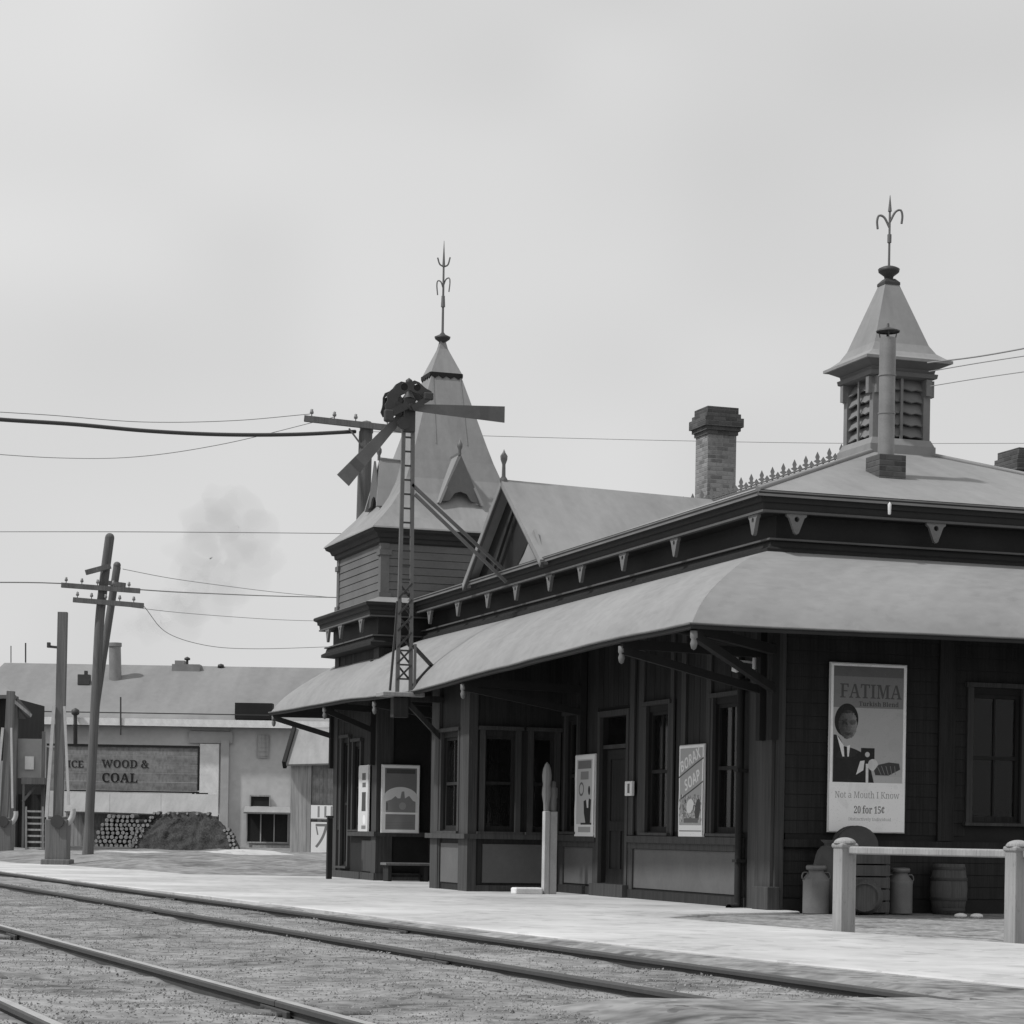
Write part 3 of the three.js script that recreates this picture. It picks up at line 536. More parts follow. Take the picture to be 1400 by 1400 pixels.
// ---- louvred turret (cupola) on the near end of the ridge
{
  const cx = RX, cz = -RX, B = 0.53, H = 0.465;
  const cu = mesh('turret_base', [squareLoft(cx, cz, [[6.15, B], [6.66, B]]), squareLoft(cx, cz, [[6.661, B - 0.01], [6.76, H + 0.01]])], M.roof, st);
  const W4 = [wallOf('x', cz + H, 1), wallOf('z', cx + H, 1), wallOf('x', cz - H, -1), wallOf('z', cx - H, -1)];
  const cs = [cx, cz, cx, cz];
  const posts = [[-1, -1], [-1, 1], [1, -1], [1, 1]].map(([a, b]) => box(cx + a * H - a * 0.11, cx + a * H, 6.76, 7.66, cz + b * H - b * 0.11, cz + b * H));
  posts.forEach((g) => mesh('turret_post', g, M.turret, cu));
  mesh('turret_floor', box(cx - 0.4, cx + 0.4, 6.7, 6.74, cz - 0.4, cz + 0.4), M.turret, cu);
  W4.forEach((W, k) => {
    const c = cs[k], a0 = c - H + 0.11, a1 = c + H - 0.11;
    for (let i = 0; i < 5; i++) { // sloping slats with a wavy lower edge
      const y = 6.79 + i * 0.17, g = plate([[-0.36, 0.2], [-0.36, 0], [-0.26, 0.012], [-0.16, 0.04], [-0.05, 0.005], [0.07, 0.035], [0.17, 0.0], [0.26, 0.025], [0.36, 0], [0.36, 0.2]], 0.022);
      g.rotateX(-0.5); const o = W.axis === 'x' ? turned(g, W.out > 0 ? 0 : Math.PI, c, y, W.plane - W.out * 0.03) : turned(g, W.out > 0 ? Math.PI / 2 : -Math.PI / 2, W.plane - W.out * 0.03, y, c);
      mesh('louvre', o, M.turret, cu);
    }
    mesh('turret_mullion', W(c - 0.02, c + 0.02, 6.76, 7.66, -0.02, 0.005), M.turret, cu);
    for (const s of [-1, 1]) mesh('turret_console', W(c + s * (H - 0.06) - 0.045, c + s * (H - 0.06) + 0.045, 7.4, 7.64, 0.001, 0.07), M.turret, cu);
  });
  mesh('turret_cornice', [squareLoft(cx, cz, [[7.64, H + 0.02], [7.66, H + 0.07], [7.72, H + 0.08], [7.73, H + 0.04], [7.78, H + 0.05], [7.84, H + 0.16], [7.86, 0.66]])], M.siding, cu);
  const rf = mesh('turret_roof', squareLoft(cx, cz, [[7.86, 0.7], [7.9, 0.7], [7.94, 0.62], [8.02, 0.52], [8.15, 0.44], [9.1, 0.11]]), M.spire, cu);
  mesh('turret_collar', [squareLoft(cx, cz, [[9.08, 0.125], [9.12, 0.125], [9.18, 0.07]]), lathe([[0.06, 9.16], [0.07, 9.22], [0.15, 9.28], [0.16, 9.33], [0.1, 9.36], [0.03, 9.38]], 12).translate(cx, 0, cz)], M.iron, cu);
  const curl = (s, y, w, h) => tube([V(cx, y, cz), V(cx + s * w * 0.5, y + h * 0.9, cz + s * w * 0.2), V(cx + s * w * 0.85, y + h, cz + s * w * 0.35), V(cx + s * w, y + h * 0.6, cz + s * w * 0.4), V(cx + s * w * 0.95, y - 0.02, cz + s * w * 0.38)], 0.017, 16, 6);
  mesh('turret_finial', [cyl(V(cx, 9.36, cz), V(cx, 10.2, cz), 0.018, 0.016, 8), cyl(V(cx, 9.72, cz), V(cx, 9.84, cz), 0.032, 0.032, 8), cyl(V(cx, 10.18, cz), V(cx, 10.42, cz), 0.03, 0.004, 8), curl(1, 10.02, 0.17, 0.18), curl(-1, 9.94, 0.17, 0.18)], M.ironGrey, cu);
}
// ---- brick chimneys and the stove pipe
function chimney(x, z, s, y0, y1, m) {
  const h = s / 2, c = mesh('chimney', [squareLoft(x, z, [[y0, h], [y1 - 0.5, h]])], m, st);
  mesh('chimney_cap', [squareLoft(x, z, [[y1 - 0.5, h + 0.025], [y1 - 0.43, h + 0.025], [y1 - 0.429, h + 0.06], [y1 - 0.36, h + 0.06], [y1 - 0.359, h + 0.1], [y1 - 0.2, h + 0.1], [y1 - 0.199, h + 0.06], [y1 - 0.12, h + 0.06], [y1 - 0.119, h + 0.025], [y1, h + 0.025]])], M.brickDark, c);
  mesh('chimney_flue', box(x - h * 0.5, x + h * 0.5, y1 - 0.05, y1 + 0.002, z - h * 0.5, z + h * 0.5), M.dark, c);
}
chimney(17.28 - SX, -39.34 - SZ, 0.56, 6.0, 8.75, M.brick);
chimney(19.75 - SX, -32.7 - SZ, 0.6, 5.2, 7.16, M.brickDark);
{
  const x = 2.06, z = -1.0, sp = mesh('stove_pipe', [cyl(V(x, 6.0, z), V(x, 6.75, z), 0.112, 0.112, 16), cyl(V(x, 6.75, z), V(x, 7.27, z), 0.109, 0.109, 16), cyl(V(x, 7.27, z), V(x, 7.78, z), 0.112, 0.112, 16), cyl(V(x, 6.74, z), V(x, 6.76, z), 0.12, 0.12, 16), cyl(V(x, 7.26, z), V(x, 7.28, z), 0.12, 0.12, 16)], M.galv, st);
  mesh('pipe_hood', [lathe([[0.16, 7.86], [0.165, 7.875], [0.06, 7.915], [0.02, 7.93], [0.015, 7.98], [0, 7.985]], 16).translate(x, 0, z), ...[0, 1, 2, 3].map((k) => { const a = k * Math.PI / 2 + 0.4; return bar(V(x + 0.1 * Math.cos(a), 7.75, z + 0.1 * Math.sin(a)), V(x + 0.12 * Math.cos(a), 7.87, z + 0.12 * Math.sin(a)), 0.02, 0.012); })], M.iron, sp);
  mesh('pipe_base', [box(x - 0.2, x + 0.2, 5.7, 6.16, z - 0.2, z + 0.2)], M.brickDark, sp);
}
// ---- tower: upper storey, bell-cast spire, lucarnes, finial
{
  const S = TZ0 - TZ1, cx = TX + S / 2, cz = (TZ0 + TZ1) / 2, h = S / 2;
  const to = mesh('tower', squareLoft(cx, cz, [[5.0, h], [6.46, h]]), M.dark, st);
  const faces = [wallOf('z', cx - h, -1), wallOf('x', cz + h, 1), wallOf('z', cx + h, 1), wallOf('x', cz - h, -1)];
  faces.forEach((W, k) => boards(to, W, false, (W.axis === 'z' ? cz : cx) - h + 0.12, (W.axis === 'z' ? cz : cx) + h - 0.12, 5.26, 6.44, 0.148, [], [M.siding], 420 + k));
  for (const [a, b] of [[-1, 1], [-1, -1], [1, 1]]) mesh('tower_pilaster', [box(cx + a * (h + 0.03) - a * 0.17, cx + a * (h + 0.03), 5.2, 6.44, cz + b * (h + 0.03) - b * 0.17, cz + b * (h + 0.03)), box(cx + a * (h + 0.06) - a * 0.24, cx + a * (h + 0.06), 5.26, 5.48, cz + b * (h + 0.06) - b * 0.24, cz + b * (h + 0.06)), box(cx + a * (h + 0.06) - a * 0.24, cx + a * (h + 0.06), 6.2, 6.3, cz + b * (h + 0.06) - b * 0.24, cz + b * (h + 0.06))], M.siding, to);
  mesh('tower_skirt', squareLoft(cx, cz, [[5.262, h + 0.4], [5.27, h + 0.4], [5.4, h + 0.04]]), M.roof, to);
  mesh('tower_cornice', [squareLoft(cx, cz, [[6.42, h + 0.02], [6.45, h + 0.07], [6.52, h + 0.08], [6.53, h + 0.12], [6.6, h + 0.15], [6.64, h + 0.22], [6.69, h + 0.24]])], M.cornice, to);
  const sp = mesh('spire', squareLoft(cx, cz, [[6.69, h + 0.26], [6.72, h + 0.25], [6.95, h - 0.0], [7.22, h - 0.26], [7.5, h - 0.47], [7.82, h - 0.65], [8.2, h - 0.79], [8.55, h - 0.9], [9.6, h - 1.21], [10.05, h - 1.345]]), M.spire, to);
  // the spire keeps its hip edges crisp; standing seams run up its faces
  for (const s of [-0.28, 0.28]) { mesh('roof_seam', [bar(V(cx + s * 1.15, 8.55, cz + h - 0.895), V(cx + s, 10.0, cz + h - 1.325), 0.012, 0.014)], M.roof, sp); }
  mesh('spire_cap', [squareLoft(cx, cz, [[9.99, 0.31], [10.02, 0.325], [10.05, 0.31], [10.55, 0.09], [10.72, 0.05]])], M.spire, to);
  const fr = [0, 1, 2, 3].map((k) => { const g = plate([[-0.32, 0.03], [-0.32, -0.03], [-0.24, -0.09], [-0.16, -0.03], [-0.08, -0.09], [0, -0.03], [0.08, -0.09], [0.16, -0.03], [0.24, -0.09], [0.32, -0.03], [0.32, 0.03]], 0.03); const a = k * Math.PI / 2; return turned(g, a, cx + 0.325 * Math.sin(a), 10.0, cz + 0.325 * Math.cos(a)); });
  fr.forEach((g) => mesh('cap_fringe', g, M.dark, to));
  mesh('spire_collar', lathe([[0.05, 10.62], [0.07, 10.7], [0.15, 10.76], [0.165, 10.8], [0.1, 10.83], [0.06, 10.85], [0.02, 10.9]], 12).translate(cx, 0, cz), M.iron, to);
  const curl = (s, y, w, hh) => tube([V(cx, y, cz), V(cx + s * w * 0.5, y + hh * 0.9, cz), V(cx + s * w * 0.9, y + hh, cz + s * 0.04), V(cx + s * w, y + hh * 0.5, cz + s * 0.05), V(cx + s * w * 0.85, y - 0.12, cz + s * 0.05)], 0.014, 14, 6);
  mesh('spire_finial', [cyl(V(cx, 10.85, cz), V(cx, 12.2, cz), 0.026, 0.02, 8), cyl(V(cx, 11.4, cz), V(cx, 11.62, cz), 0.045, 0.035, 8), cyl(V(cx, 12.2, cz), V(cx, 12.72, cz), 0.03, 0.004, 8), curl(1, 11.82, 0.12, 0.16), curl(-1, 11.76, 0.12, 0.16), ...[[1, 0.12], [-1, 0.09]].map(([s, d]) => tube([V(cx, 12.2, cz), V(cx + s * 0.08, 12.24, cz), V(cx + s * 0.13, 12.28 + d, cz)], 0.016, 8, 5))], M.ironGrey, to);
  // lucarnes
  for (const [ry, k] of [[0, 0], [-Math.PI / 2, 1]]) {
    const d = h - 0.28, put = (g) => turned(g, ry, cx, 0, cz), L = [];
    const apex = V(0, 8.32, d - 0.1), l = V(-0.46, 7.3, d + 0.08), r = V(0.46, 7.3, d + 0.08), back = V(0, 8.3, d - 0.9), bl = V(-0.46, 7.3, d - 0.6), br = V(0.46, 7.3, d - 0.6);
    const lu = mesh('lucarne', [put(slab([r, br, back, apex], 0.05)), put(slab([l, apex, back, bl], 0.05))], M.roof, to);
    mesh('lucarne_front', put(plate([[-0.42, 7.32], [-0.22, 7.36], [-0.12, 7.5], [0, 7.54], [0.12, 7.5], [0.22, 7.36], [0.42, 7.32], [0, 8.24]], 0.04).applyMatrix4(new THREE.Matrix4().makeTranslation(0, 0, d - 0.0))), M.siding, lu);
    mesh('lucarne_finial', put(lathe([[0.03, 8.26], [0.03, 8.36], [0.055, 8.42], [0.055, 8.48], [0.02, 8.54], [0, 8.58]], 8).translate(0, 0, d - 0.08)), M.ironGrey, lu);
  }
}

// ================================================================== POSTERS AND SMALL THINGS ON THE WALLS
function poster(label, w, h, p, ry, m, group) {
  const t = thing('poster', label, 'poster', p, ry);
  const sh = new THREE.BoxGeometry(w - 0.03, h - 0.03, 0.006, 14, 26, 1).translate(0, 0, 0.019), P = sh.attributes.position, wv = latticeNoise(12, 12, Math.round(w * 1000 + h * 77)); for (let i = 0; i < P.count; i++) P.setZ(i, P.getZ(i) + 0.009 * (wv(P.getX(i) * 5 + 5, P.getY(i) * 4 + 5) - 0.4)); sh.computeVertexNormals();
  child('sheet', sh, m, t);
  mesh('backing_board', rbox(-w / 2, w / 2, -h / 2, h / 2, -0.012, 0.011, 0.004), M.white, t);
}
const speck = (x, w, h, n, a, seed) => { const r = rngOf(seed); for (let i = 0; i < n; i++) { x.fillStyle = `rgba(${r() > 0.5 ? '20,20,20' : '235,235,235'},${a * r()})`; x.fillRect(r() * w, r() * h, 1 + 3 * r(), 1 + 3 * r()); } };
poster('tall poster of a man in a dark suit hanging on the end wall', 1.13, 2.22, [14.32, 2.13, -27.53], 0, canvasMat(512, 1010, (x, w, h) => {
  x.fillStyle = '#fafafa'; x.fillRect(0, 0, w, h);
  x.fillStyle = '#b4b4b4'; x.fillRect(18, 14, w - 36, 700);
  x.fillStyle = '#868686'; x.fillRect(18, 14, w - 36, 250);
  x.fillStyle = '#6c6c6c'; x.fillRect(18, 14, w - 36, 62);
  x.font = 'bold 118px serif'; x.textAlign = 'center'; x.fillStyle = '#585858'; x.fillText('FATIMA', w / 2 + 14, 205, w - 90);
  x.font = 'bold 38px serif'; x.fillStyle = '#4a4a4a'; x.fillText('Turkish Blend', w / 2 + 70, 252, 300);
  // the sitter: head, collar, coat, hands and a small box camera
  x.fillStyle = '#2c2c2c'; x.beginPath(); x.moveTo(22, 714); x.lineTo(22, 430); x.quadraticCurveTo(60, 420, 90, 500); x.quadraticCurveTo(170, 500, 260, 560); x.lineTo(300, 714); x.closePath(); x.fill();
  x.fillStyle = '#2a2a2a'; x.beginPath(); x.ellipse(108, 340, 80, 100, 0.12, 0, 7); x.fill();
  const hr = rngOf(17); for (let i = 0; i < 900; i++) { // the face built up from soft dabs, lit from the right
    const a = hr() * 6.283, q = Math.sqrt(hr()), px = 118 + Math.cos(a) * q * 58, py = 366 + Math.sin(a) * q * 84, k = 66 + 60 * Math.max(0, (px - 80) / 90) + 22 * hr() - (Math.abs(py - 352) < 14 && Math.abs(Math.abs(px - 122) - 27) < 17 ? 30 : 0) - (Math.abs(py - 424) < 7 && Math.abs(px - 126) < 26 ? 30 : 0) - (px > 108 && px < 118 && py > 350 && py < 400 ? 18 : 0) - (py < 300 ? 40 : 0) | 0;
    x.fillStyle = `rgba(${k},${k},${k},0.75)`; x.beginPath(); x.ellipse(px, py, 7, 6, 0, 0, 7); x.fill(); }
  x.fillStyle = '#efefef'; x.beginPath(); x.moveTo(44, 430); x.lineTo(84, 560); x.lineTo(128, 560); x.lineTo(136, 490); x.lineTo(96, 500); x.closePath(); x.fill();
  x.fillStyle = '#222'; x.beginPath(); x.moveTo(92, 498); x.lineTo(114, 500); x.lineTo(118, 566); x.lineTo(98, 566); x.closePath(); x.fill();
  x.fillStyle = '#2a2a2a'; x.fillRect(210, 505, 92, 74); x.fillStyle = '#c8c8c8'; x.beginPath(); x.arc(254, 544, 16, 0, 7); x.fill();
  x.fillStyle = '#e4e4e4'; x.beginPath(); x.moveTo(206, 584); x.lineTo(236, 580); x.lineTo(228, 640); x.lineTo(178, 668); x.closePath(); x.fill();
  x.fillStyle = '#d4d4d4'; x.beginPath(); x.ellipse(292, 606, 34, 36, 0, 0, 7); x.fill();
  x.fillStyle = '#e6e6e6'; x.fillRect(244, 600, 18, 116);
  x.fillStyle = '#474747'; x.beginPath(); x.moveTo(300, 640); x.lineTo(330, 604); x.lineTo(400, 588); x.lineTo(470, 594); x.lineTo(478, 630); x.lineTo(400, 668); x.lineTo(310, 668); x.closePath(); x.fill();
  x.strokeStyle = '#8a8a8a'; x.lineWidth = 4; for (let i = 0; i < 5; i++) { x.beginPath(); x.moveTo(320 + i * 30, 610); x.lineTo(350 + i * 24, 664); x.stroke(); }
  x.fillStyle = '#bdbdbd'; x.fillRect(300, 676, 194, 38);
  x.fillStyle = '#a0a0a0'; x.font = '54px serif'; x.fillText('Not a Mouth I Know', w / 2, 808, 440);
  x.fillStyle = '#6c6c6c'; x.font = 'bold 62px serif'; x.fillText('20 for 15¢', w / 2 + 16, 900, 210);
  x.fillStyle = '#9a9a9a'; x.font = '26px serif'; x.fillText('Distinctively Individual', w / 2 + 20, 944, 300);
  speck(x, w, h, 5000, 0.2, 1); const st = rngOf(61); for (let i = 0; i < 60; i++) { x.fillStyle = `rgba(${st() > 0.4 ? '70,70,70' : '240,240,240'},${0.05 * st()})`; x.beginPath(); x.ellipse(st() * w, st() * h, 10 + 70 * st(), 8 + 40 * st(), st() * 3, 0, 7); x.fill(); }
}));
poster('pale soap poster with diagonal lettering between two windows of the long wall', 0.88, 1.3, [12.955, 1.57, -30.12], -Math.PI / 2, canvasMat(400, 600, (x, w, h) => {
  x.fillStyle = '#ececec'; x.fillRect(0, 0, w, h);
  x.fillStyle = '#a6a6a6'; x.fillRect(16, 16, w - 32, h - 90);
  const r = rngOf(3); for (let i = 0; i < 260; i++) { const k = 90 + 120 * r() | 0; x.fillStyle = `rgb(${k},${k},${k})`; x.beginPath(); x.ellipse(20 + r() * 360, 330 + r() * 170, 4 + 16 * r(), 3 + 9 * r(), r() * 3, 0, 7); x.fill(); }
  x.save(); x.translate(w / 2, 150); x.rotate(-0.3); x.textAlign = 'center';
  x.fillStyle = '#4a4a4a'; x.fillRect(-210, -8, 420, 10); x.fillRect(-210, 140, 420, 10);
  x.fillStyle = '#dedede'; x.font = 'bold 104px sans-serif'; x.fillText('BORAX', 0, -22, 340); x.fillText('SOAP', 0, 118, 330); x.restore();
  x.fillStyle = '#4d4d4d'; x.beginPath(); x.ellipse(320, 420, 44, 70, 0.3, 0, 7); x.fill(); x.fillStyle = '#dcdcdc'; x.beginPath(); x.ellipse(190, 400, 60, 44, -0.4, 0, 7); x.fill();
  x.fillStyle = '#6a6a6a'; x.fillRect(90, 480, 240, 30);
  x.fillStyle = '#8a8a8a'; x.fillRect(16, 560, w - 32, 8);
  speck(x, w, h, 1200, 0.35, 4);
}));
poster('narrow poster with a small dark standing figure, left of the station door', 0.88, 1.3, [12.955, 1.545, -34.33], -Math.PI / 2, canvasMat(400, 600, (x, w, h) => {
  x.fillStyle = '#e2e2e2'; x.fillRect(0, 0, w, h); x.fillStyle = '#b9b9b9'; x.fillRect(40, 30, 320, 480);
  x.fillStyle = '#707070'; x.fillRect(60, 40, 280, 60); x.fillStyle = '#848484'; x.fillRect(120, 120, 170, 60);
  x.strokeStyle = '#6c6c6c'; x.lineWidth = 16; x.beginPath(); x.arc(140, 250, 44, 0, 7); x.stroke();
  x.fillStyle = '#2b2b2b'; x.beginPath(); x.ellipse(300, 262, 22, 34, 0, 0, 7); x.fill(); x.beginPath(); x.moveTo(190, 340); x.lineTo(235, 330); x.lineTo(260, 390); x.lineTo(300, 320); x.lineTo(345, 330); x.lineTo(330, 500); x.lineTo(230, 500); x.lineTo(200, 430); x.closePath(); x.fill();
  x.fillStyle = '#cfcfcf'; x.fillRect(258, 330, 30, 60); x.fillStyle = '#333'; x.fillRect(130, 500, 230, 14);
  x.fillStyle = '#a2a2a2'; x.fillRect(80, 530, 260, 40); speck(x, w, h, 700, 0.2, 6);
}));
poster('framed poster of a domed building under a white arch, on the tower side facing us', 0.76, 1.3, [12.41, 1.56, -42.87], 0, canvasMat(360, 610, (x, w, h) => {
  x.fillStyle = '#f0f0f0'; x.fillRect(0, 0, w, h); x.fillStyle = '#777'; x.fillRect(24, 24, w - 48, 240);
  x.fillStyle = '#4f4f4f'; x.fillRect(40, 34, w - 80, 40); x.fillStyle = '#777'; for (let i = 0; i < 4; i++) x.fillRect(50, 96 + i * 30, w - 100, 10);
  x.fillStyle = '#dcdcdc'; x.beginPath(); x.ellipse(w / 2, 300, 168, 104, 0, Math.PI, 0); x.fill(); x.fillRect(12, 298, w - 24, 130);
  x.fillStyle = '#8a8a8a'; x.beginPath(); x.moveTo(36, 428); x.lineTo(36, 330); x.lineTo(90, 312); x.lineTo(130, 280); x.lineTo(150, 300); x.lineTo(178, 300); x.lineTo(190, 238); x.lineTo(214, 236); x.lineTo(222, 300); x.lineTo(262, 276); x.lineTo(300, 320); x.lineTo(326, 330); x.lineTo(326, 428); x.closePath(); x.fill();
  x.fillStyle = '#6a6a6a'; x.fillRect(36, 340, 20, 70); x.fillStyle = '#a2a2a2'; x.beginPath(); x.arc(200, 370, 34, 0, 7); x.fill();
  x.fillStyle = '#858585'; x.fillRect(34, 446, w - 68, 140); x.fillStyle = '#787878'; for (let i = 0; i < 4; i++) x.fillRect(44, 520 + i * 14, w - 88, 4);
  speck(x, w, h, 700, 0.2, 8);
}));
poster('narrow pale poster on the track side of the tower corner', 0.72, 1.32, [11.93, 1.55, -43.72], -Math.PI / 2, canvasMat(300, 560, (x, w, h) => {
  x.fillStyle = '#c4c4c4'; x.fillRect(0, 0, w, h); x.fillStyle = '#5c5c5c'; x.fillRect(110, 60, 120, 60); x.fillRect(120, 140, 110, 40); x.fillStyle = '#3f3f3f'; x.fillRect(110, 220, 130, 160); x.fillStyle = '#dcdcdc'; x.beginPath(); x.arc(190, 450, 40, 0, 7); x.fill(); x.fillStyle = '#777'; x.fillRect(110, 500, 130, 30); speck(x, w, h, 500, 0.2, 9);
}));
{
  const t = thing('notice_box', 'small white notice box on the post right of the station door', 'notice box', [12.97, 1.635, -32.45], -Math.PI / 2);
  mesh('box_body', rbox(-0.14, 0.14, -0.11, 0.11, -0.0, 0.05), M.white, t); mesh('box_card', box(-0.02, 0.06, -0.07, 0.07, 0.051, 0.054), M.ironGrey, t);
}

// ================================================================== THINGS ON THE PLATFORM
{ // post-and-rail fence along the platform edge of the gravel
  const f = thing('rail_fence', 'grey fence of round-topped square posts with one rail, right foreground', 'fence', [10.95, 0, -21.5], Math.atan2(0.64, 2.28));
  const post = (z) => {
    const p = mesh('post', rbox(-0.088, 0.088, -0.3, 0.86, -0.088, 0.088, 0.014), M.postPaint, f); p.position.z = z; p.rotation.y = -0.19;
    const dome = new THREE.SphereGeometry(0.5, 16, 10, 0, 7, 0, Math.PI / 2); dome.scale(0.232, 0.125, 0.232); mesh('post_cap', [dome.translate(0, 0.888, 0), rbox(-0.104, 0.104, 0.84, 0.89, -0.104, 0.104, 0.02)], M.postPaint, p);
  };
  post(0); post(2.37); post(4.74);
  mesh('rail', [rbox(-0.035, 0.035, 0.78, 0.86, 0.06, 2.3, 0.02)], M.postPaint, f); mesh('rail', [rbox(-0.035, 0.035, 0.78, 0.86, 2.44, 4.68, 0.02)], M.postPaint, f);
}
{ // white wooden post with a pointed top, its grey twin beside it, and a low white step
  const w = thing('tall_hydrant', 'white pillar with a pointed top standing before the bay, on a low white step', 'post', [12.22, -0.01, -34.35]);
  mesh('pillar', [rbox(0.05, 0.14, 0, 1.3, -0.06, 0.06, 0.012), rbox(0.145, 0.27, 0, 1.3, -0.08, 0.04, 0.012)], M.whitewash, w);
  mesh('pointed_head', [lathe([[0.0, 1.29], [0.045, 1.3], [0.05, 1.42], [0.075, 1.56], [0.07, 1.66], [0.06, 1.71], [0.07, 1.78], [0.075, 1.86], [0.064, 1.95], [0.035, 2.03], [0, 2.07]], 14).translate(0.095, 0, 0)], M.shedWood, w);
  mesh('side_head', [lathe([[0, 1.3], [0.055, 1.31], [0.06, 1.5], [0.07, 1.52], [0.07, 1.66], [0.045, 1.68], [0.04, 1.76], [0, 1.78]], 12).translate(0.21, 0, -0.02)], M.turret, w);
  mesh('step', rbox(-0.43, 0.03, 0, 0.11, -0.14, 0.1, 0.03), M.white, w);
}
function can(label, p, s, m, group) {
  const c = thing('milk_can', label, 'milk can', p, 0);
  mesh('can_body', lathe([[0, 0], [0.165, 0], [0.17, 0.02], [0.17, 0.42], [0.175, 0.44], [0.17, 0.46], [0.1, 0.55], [0.095, 0.58]].map(([r, y]) => [r * s, y * s]), 24), m, c);
  mesh('can_lid', lathe([[0.095, 0.57], [0.13, 0.58], [0.135, 0.62], [0.12, 0.64], [0, 0.645]].map(([r, y]) => [r * s, y * s]), 24), m, c);
  for (const d of [-1, 1]) mesh('can_handle', tube([V(d * 0.16 * s, 0.45 * s, 0), V(d * 0.2 * s, 0.47 * s, 0), V(d * 0.18 * s, 0.54 * s, 0), V(d * 0.11 * s, 0.54 * s, 0)], 0.01, 10, 6), M.ironGrey, c);
}
can('pale milk can left of the front fence post, beside the station corner', [13.3, -0.03, -26.9], 0.98, M.can);
can('pale milk can standing alone right of the lying keg', [14.62, -0.03, -27.12], 0.94, M.can);
{
  const b = thing('keg', 'grey wooden keg lying on its side behind the front fence post', 'keg', [13.92, 0.2, -26.75], -0.5);
  mesh('keg_body', lathe([[0, -0.3], [0.17, -0.3], [0.185, -0.29], [0.22, -0.12], [0.228, 0], [0.22, 0.12], [0.185, 0.29], [0.17, 0.3], [0.165, 0.27], [0, 0.27]], 24).rotateX(Math.PI / 2), M.barrel, b);
  for (const z of [-0.2, -0.09, 0.09, 0.2]) mesh('hoop', lathe([[0.221 - 0.17 * Math.abs(z) * Math.abs(z) * 4, z - 0.018], [0.226 - 0.16 * z * z * 4, z - 0.018], [0.226 - 0.16 * z * z * 4, z + 0.018], [0.221 - 0.17 * z * z * 4, z + 0.018]], 24).rotateX(Math.PI / 2), M.iron, b);
}
{
  const b = thing('barrel', 'dim upright barrel against the end wall, right of the milk can', 'barrel', [15.42, -0.03, -27.28]);
  mesh('barrel_body', lathe([[0, 0], [0.2, 0], [0.235, 0.2], [0.245, 0.33], [0.235, 0.46], [0.205, 0.66], [0.195, 0.66], [0.19, 0.63], [0, 0.63]], 24), M.barrel, b);
  for (const [y, r] of [[0.06, 0.215], [0.2, 0.239], [0.46, 0.239], [0.6, 0.217]]) mesh('hoop', lathe([[r - 0.004, y - 0.02], [r + 0.004, y - 0.02], [r + 0.004, y + 0.02], [r - 0.004, y + 0.02]], 24), M.iron, b);
}
{ // dark crate stood behind, with a round-topped leather trunk tipped on it
  const b = thing('crate', 'dark slatted crate standing behind the lying keg', 'crate', [14.08, -0.03, -27.15]);
  for (let i = 0; i < 5; i++) mesh('slat', rbox(-0.3, 0.3, 0.02 + i * 0.135, 0.14 + i * 0.135, 0.18, 0.2, 0.006), M.barrel, b);
  mesh('crate_frame', [rbox(-0.3, -0.25, 0, 0.68, -0.18, 0.178, 0.008), rbox(0.25, 0.3, 0, 0.68, -0.18, 0.178, 0.008), rbox(-0.3, 0.3, 0.684, 0.71, -0.18, 0.2, 0.008), rbox(-0.245, 0.245, 0.02, 0.66, -0.18, -0.15, 0.006)], M.barrel, b);
  b.scale.y = 1.16; const d = thing('trunk', 'dark round-topped trunk tipped behind the front fence post, on the crate', 'trunk', [13.95, 0.80, -27.12], -0.25);
  const arc = []; for (let i = 0; i <= 14; i++) { const a = i / 14 * Math.PI; arc.push([0.27 * Math.cos(a), 0.05 + 0.25 * Math.sin(a)]); }
  mesh('trunk_body', [plate([[-0.27, 0], ...arc.slice().reverse(), [0.27, 0]], 0.36)], M.cloth, d);
  mesh('trunk_band', [-0.12, 0.12].map((z) => plate([[-0.278, 0], ...arc.slice().reverse().map(([x, y]) => [x * 1.03, y * 1.03]), [0.278, 0]], 0.03).translate(0, 0, z)), M.iron, d);
  const s = thing('sack', 'dark lumpy sack leaning left of the tipped trunk, behind the fence post', 'sack', [13.56, -0.03, -27.1]);
  const sg = new THREE.SphereGeometry(0.5, 20, 16), P = sg.attributes.position, nz = latticeNoise(9, 9, 55);
  for (let i = 0; i < P.count; i++) { const x = P.getX(i), y = P.getY(i), z = P.getZ(i), k = 0.86 + 0.28 * nz(x * 5 + 3, y * 5 + z * 4 + 3); P.setXYZ(i, x * 0.46 * k, Math.max(-0.46, y) * 0.92 * (k * 0.3 + 0.7) + 0.43, z * 0.4 * k); }
  sg.computeVertexNormals(); mesh('sack_body', sg, M.cloth, s); mesh('sack_neck', lathe([[0.1, 0.8], [0.04, 0.86], [0.05, 0.9], [0.1, 0.95], [0.04, 0.95], [0, 0.93]], 10), M.cloth, s);
}
for (const [x, z, label] of [[14.93, -26.1, 'left of two white stones on the gravel by the end wall'], [15.13, -26.05, 'right of two white stones on the gravel by the end wall']]) {
  const g = new THREE.IcosahedronGeometry(0.07, 1); g.scale(1.3, 0.5, 0.8); const o = mesh('white_stone', g.translate(x, -0.01, z), M.white, scene); tag(o, label, 'stone');
}
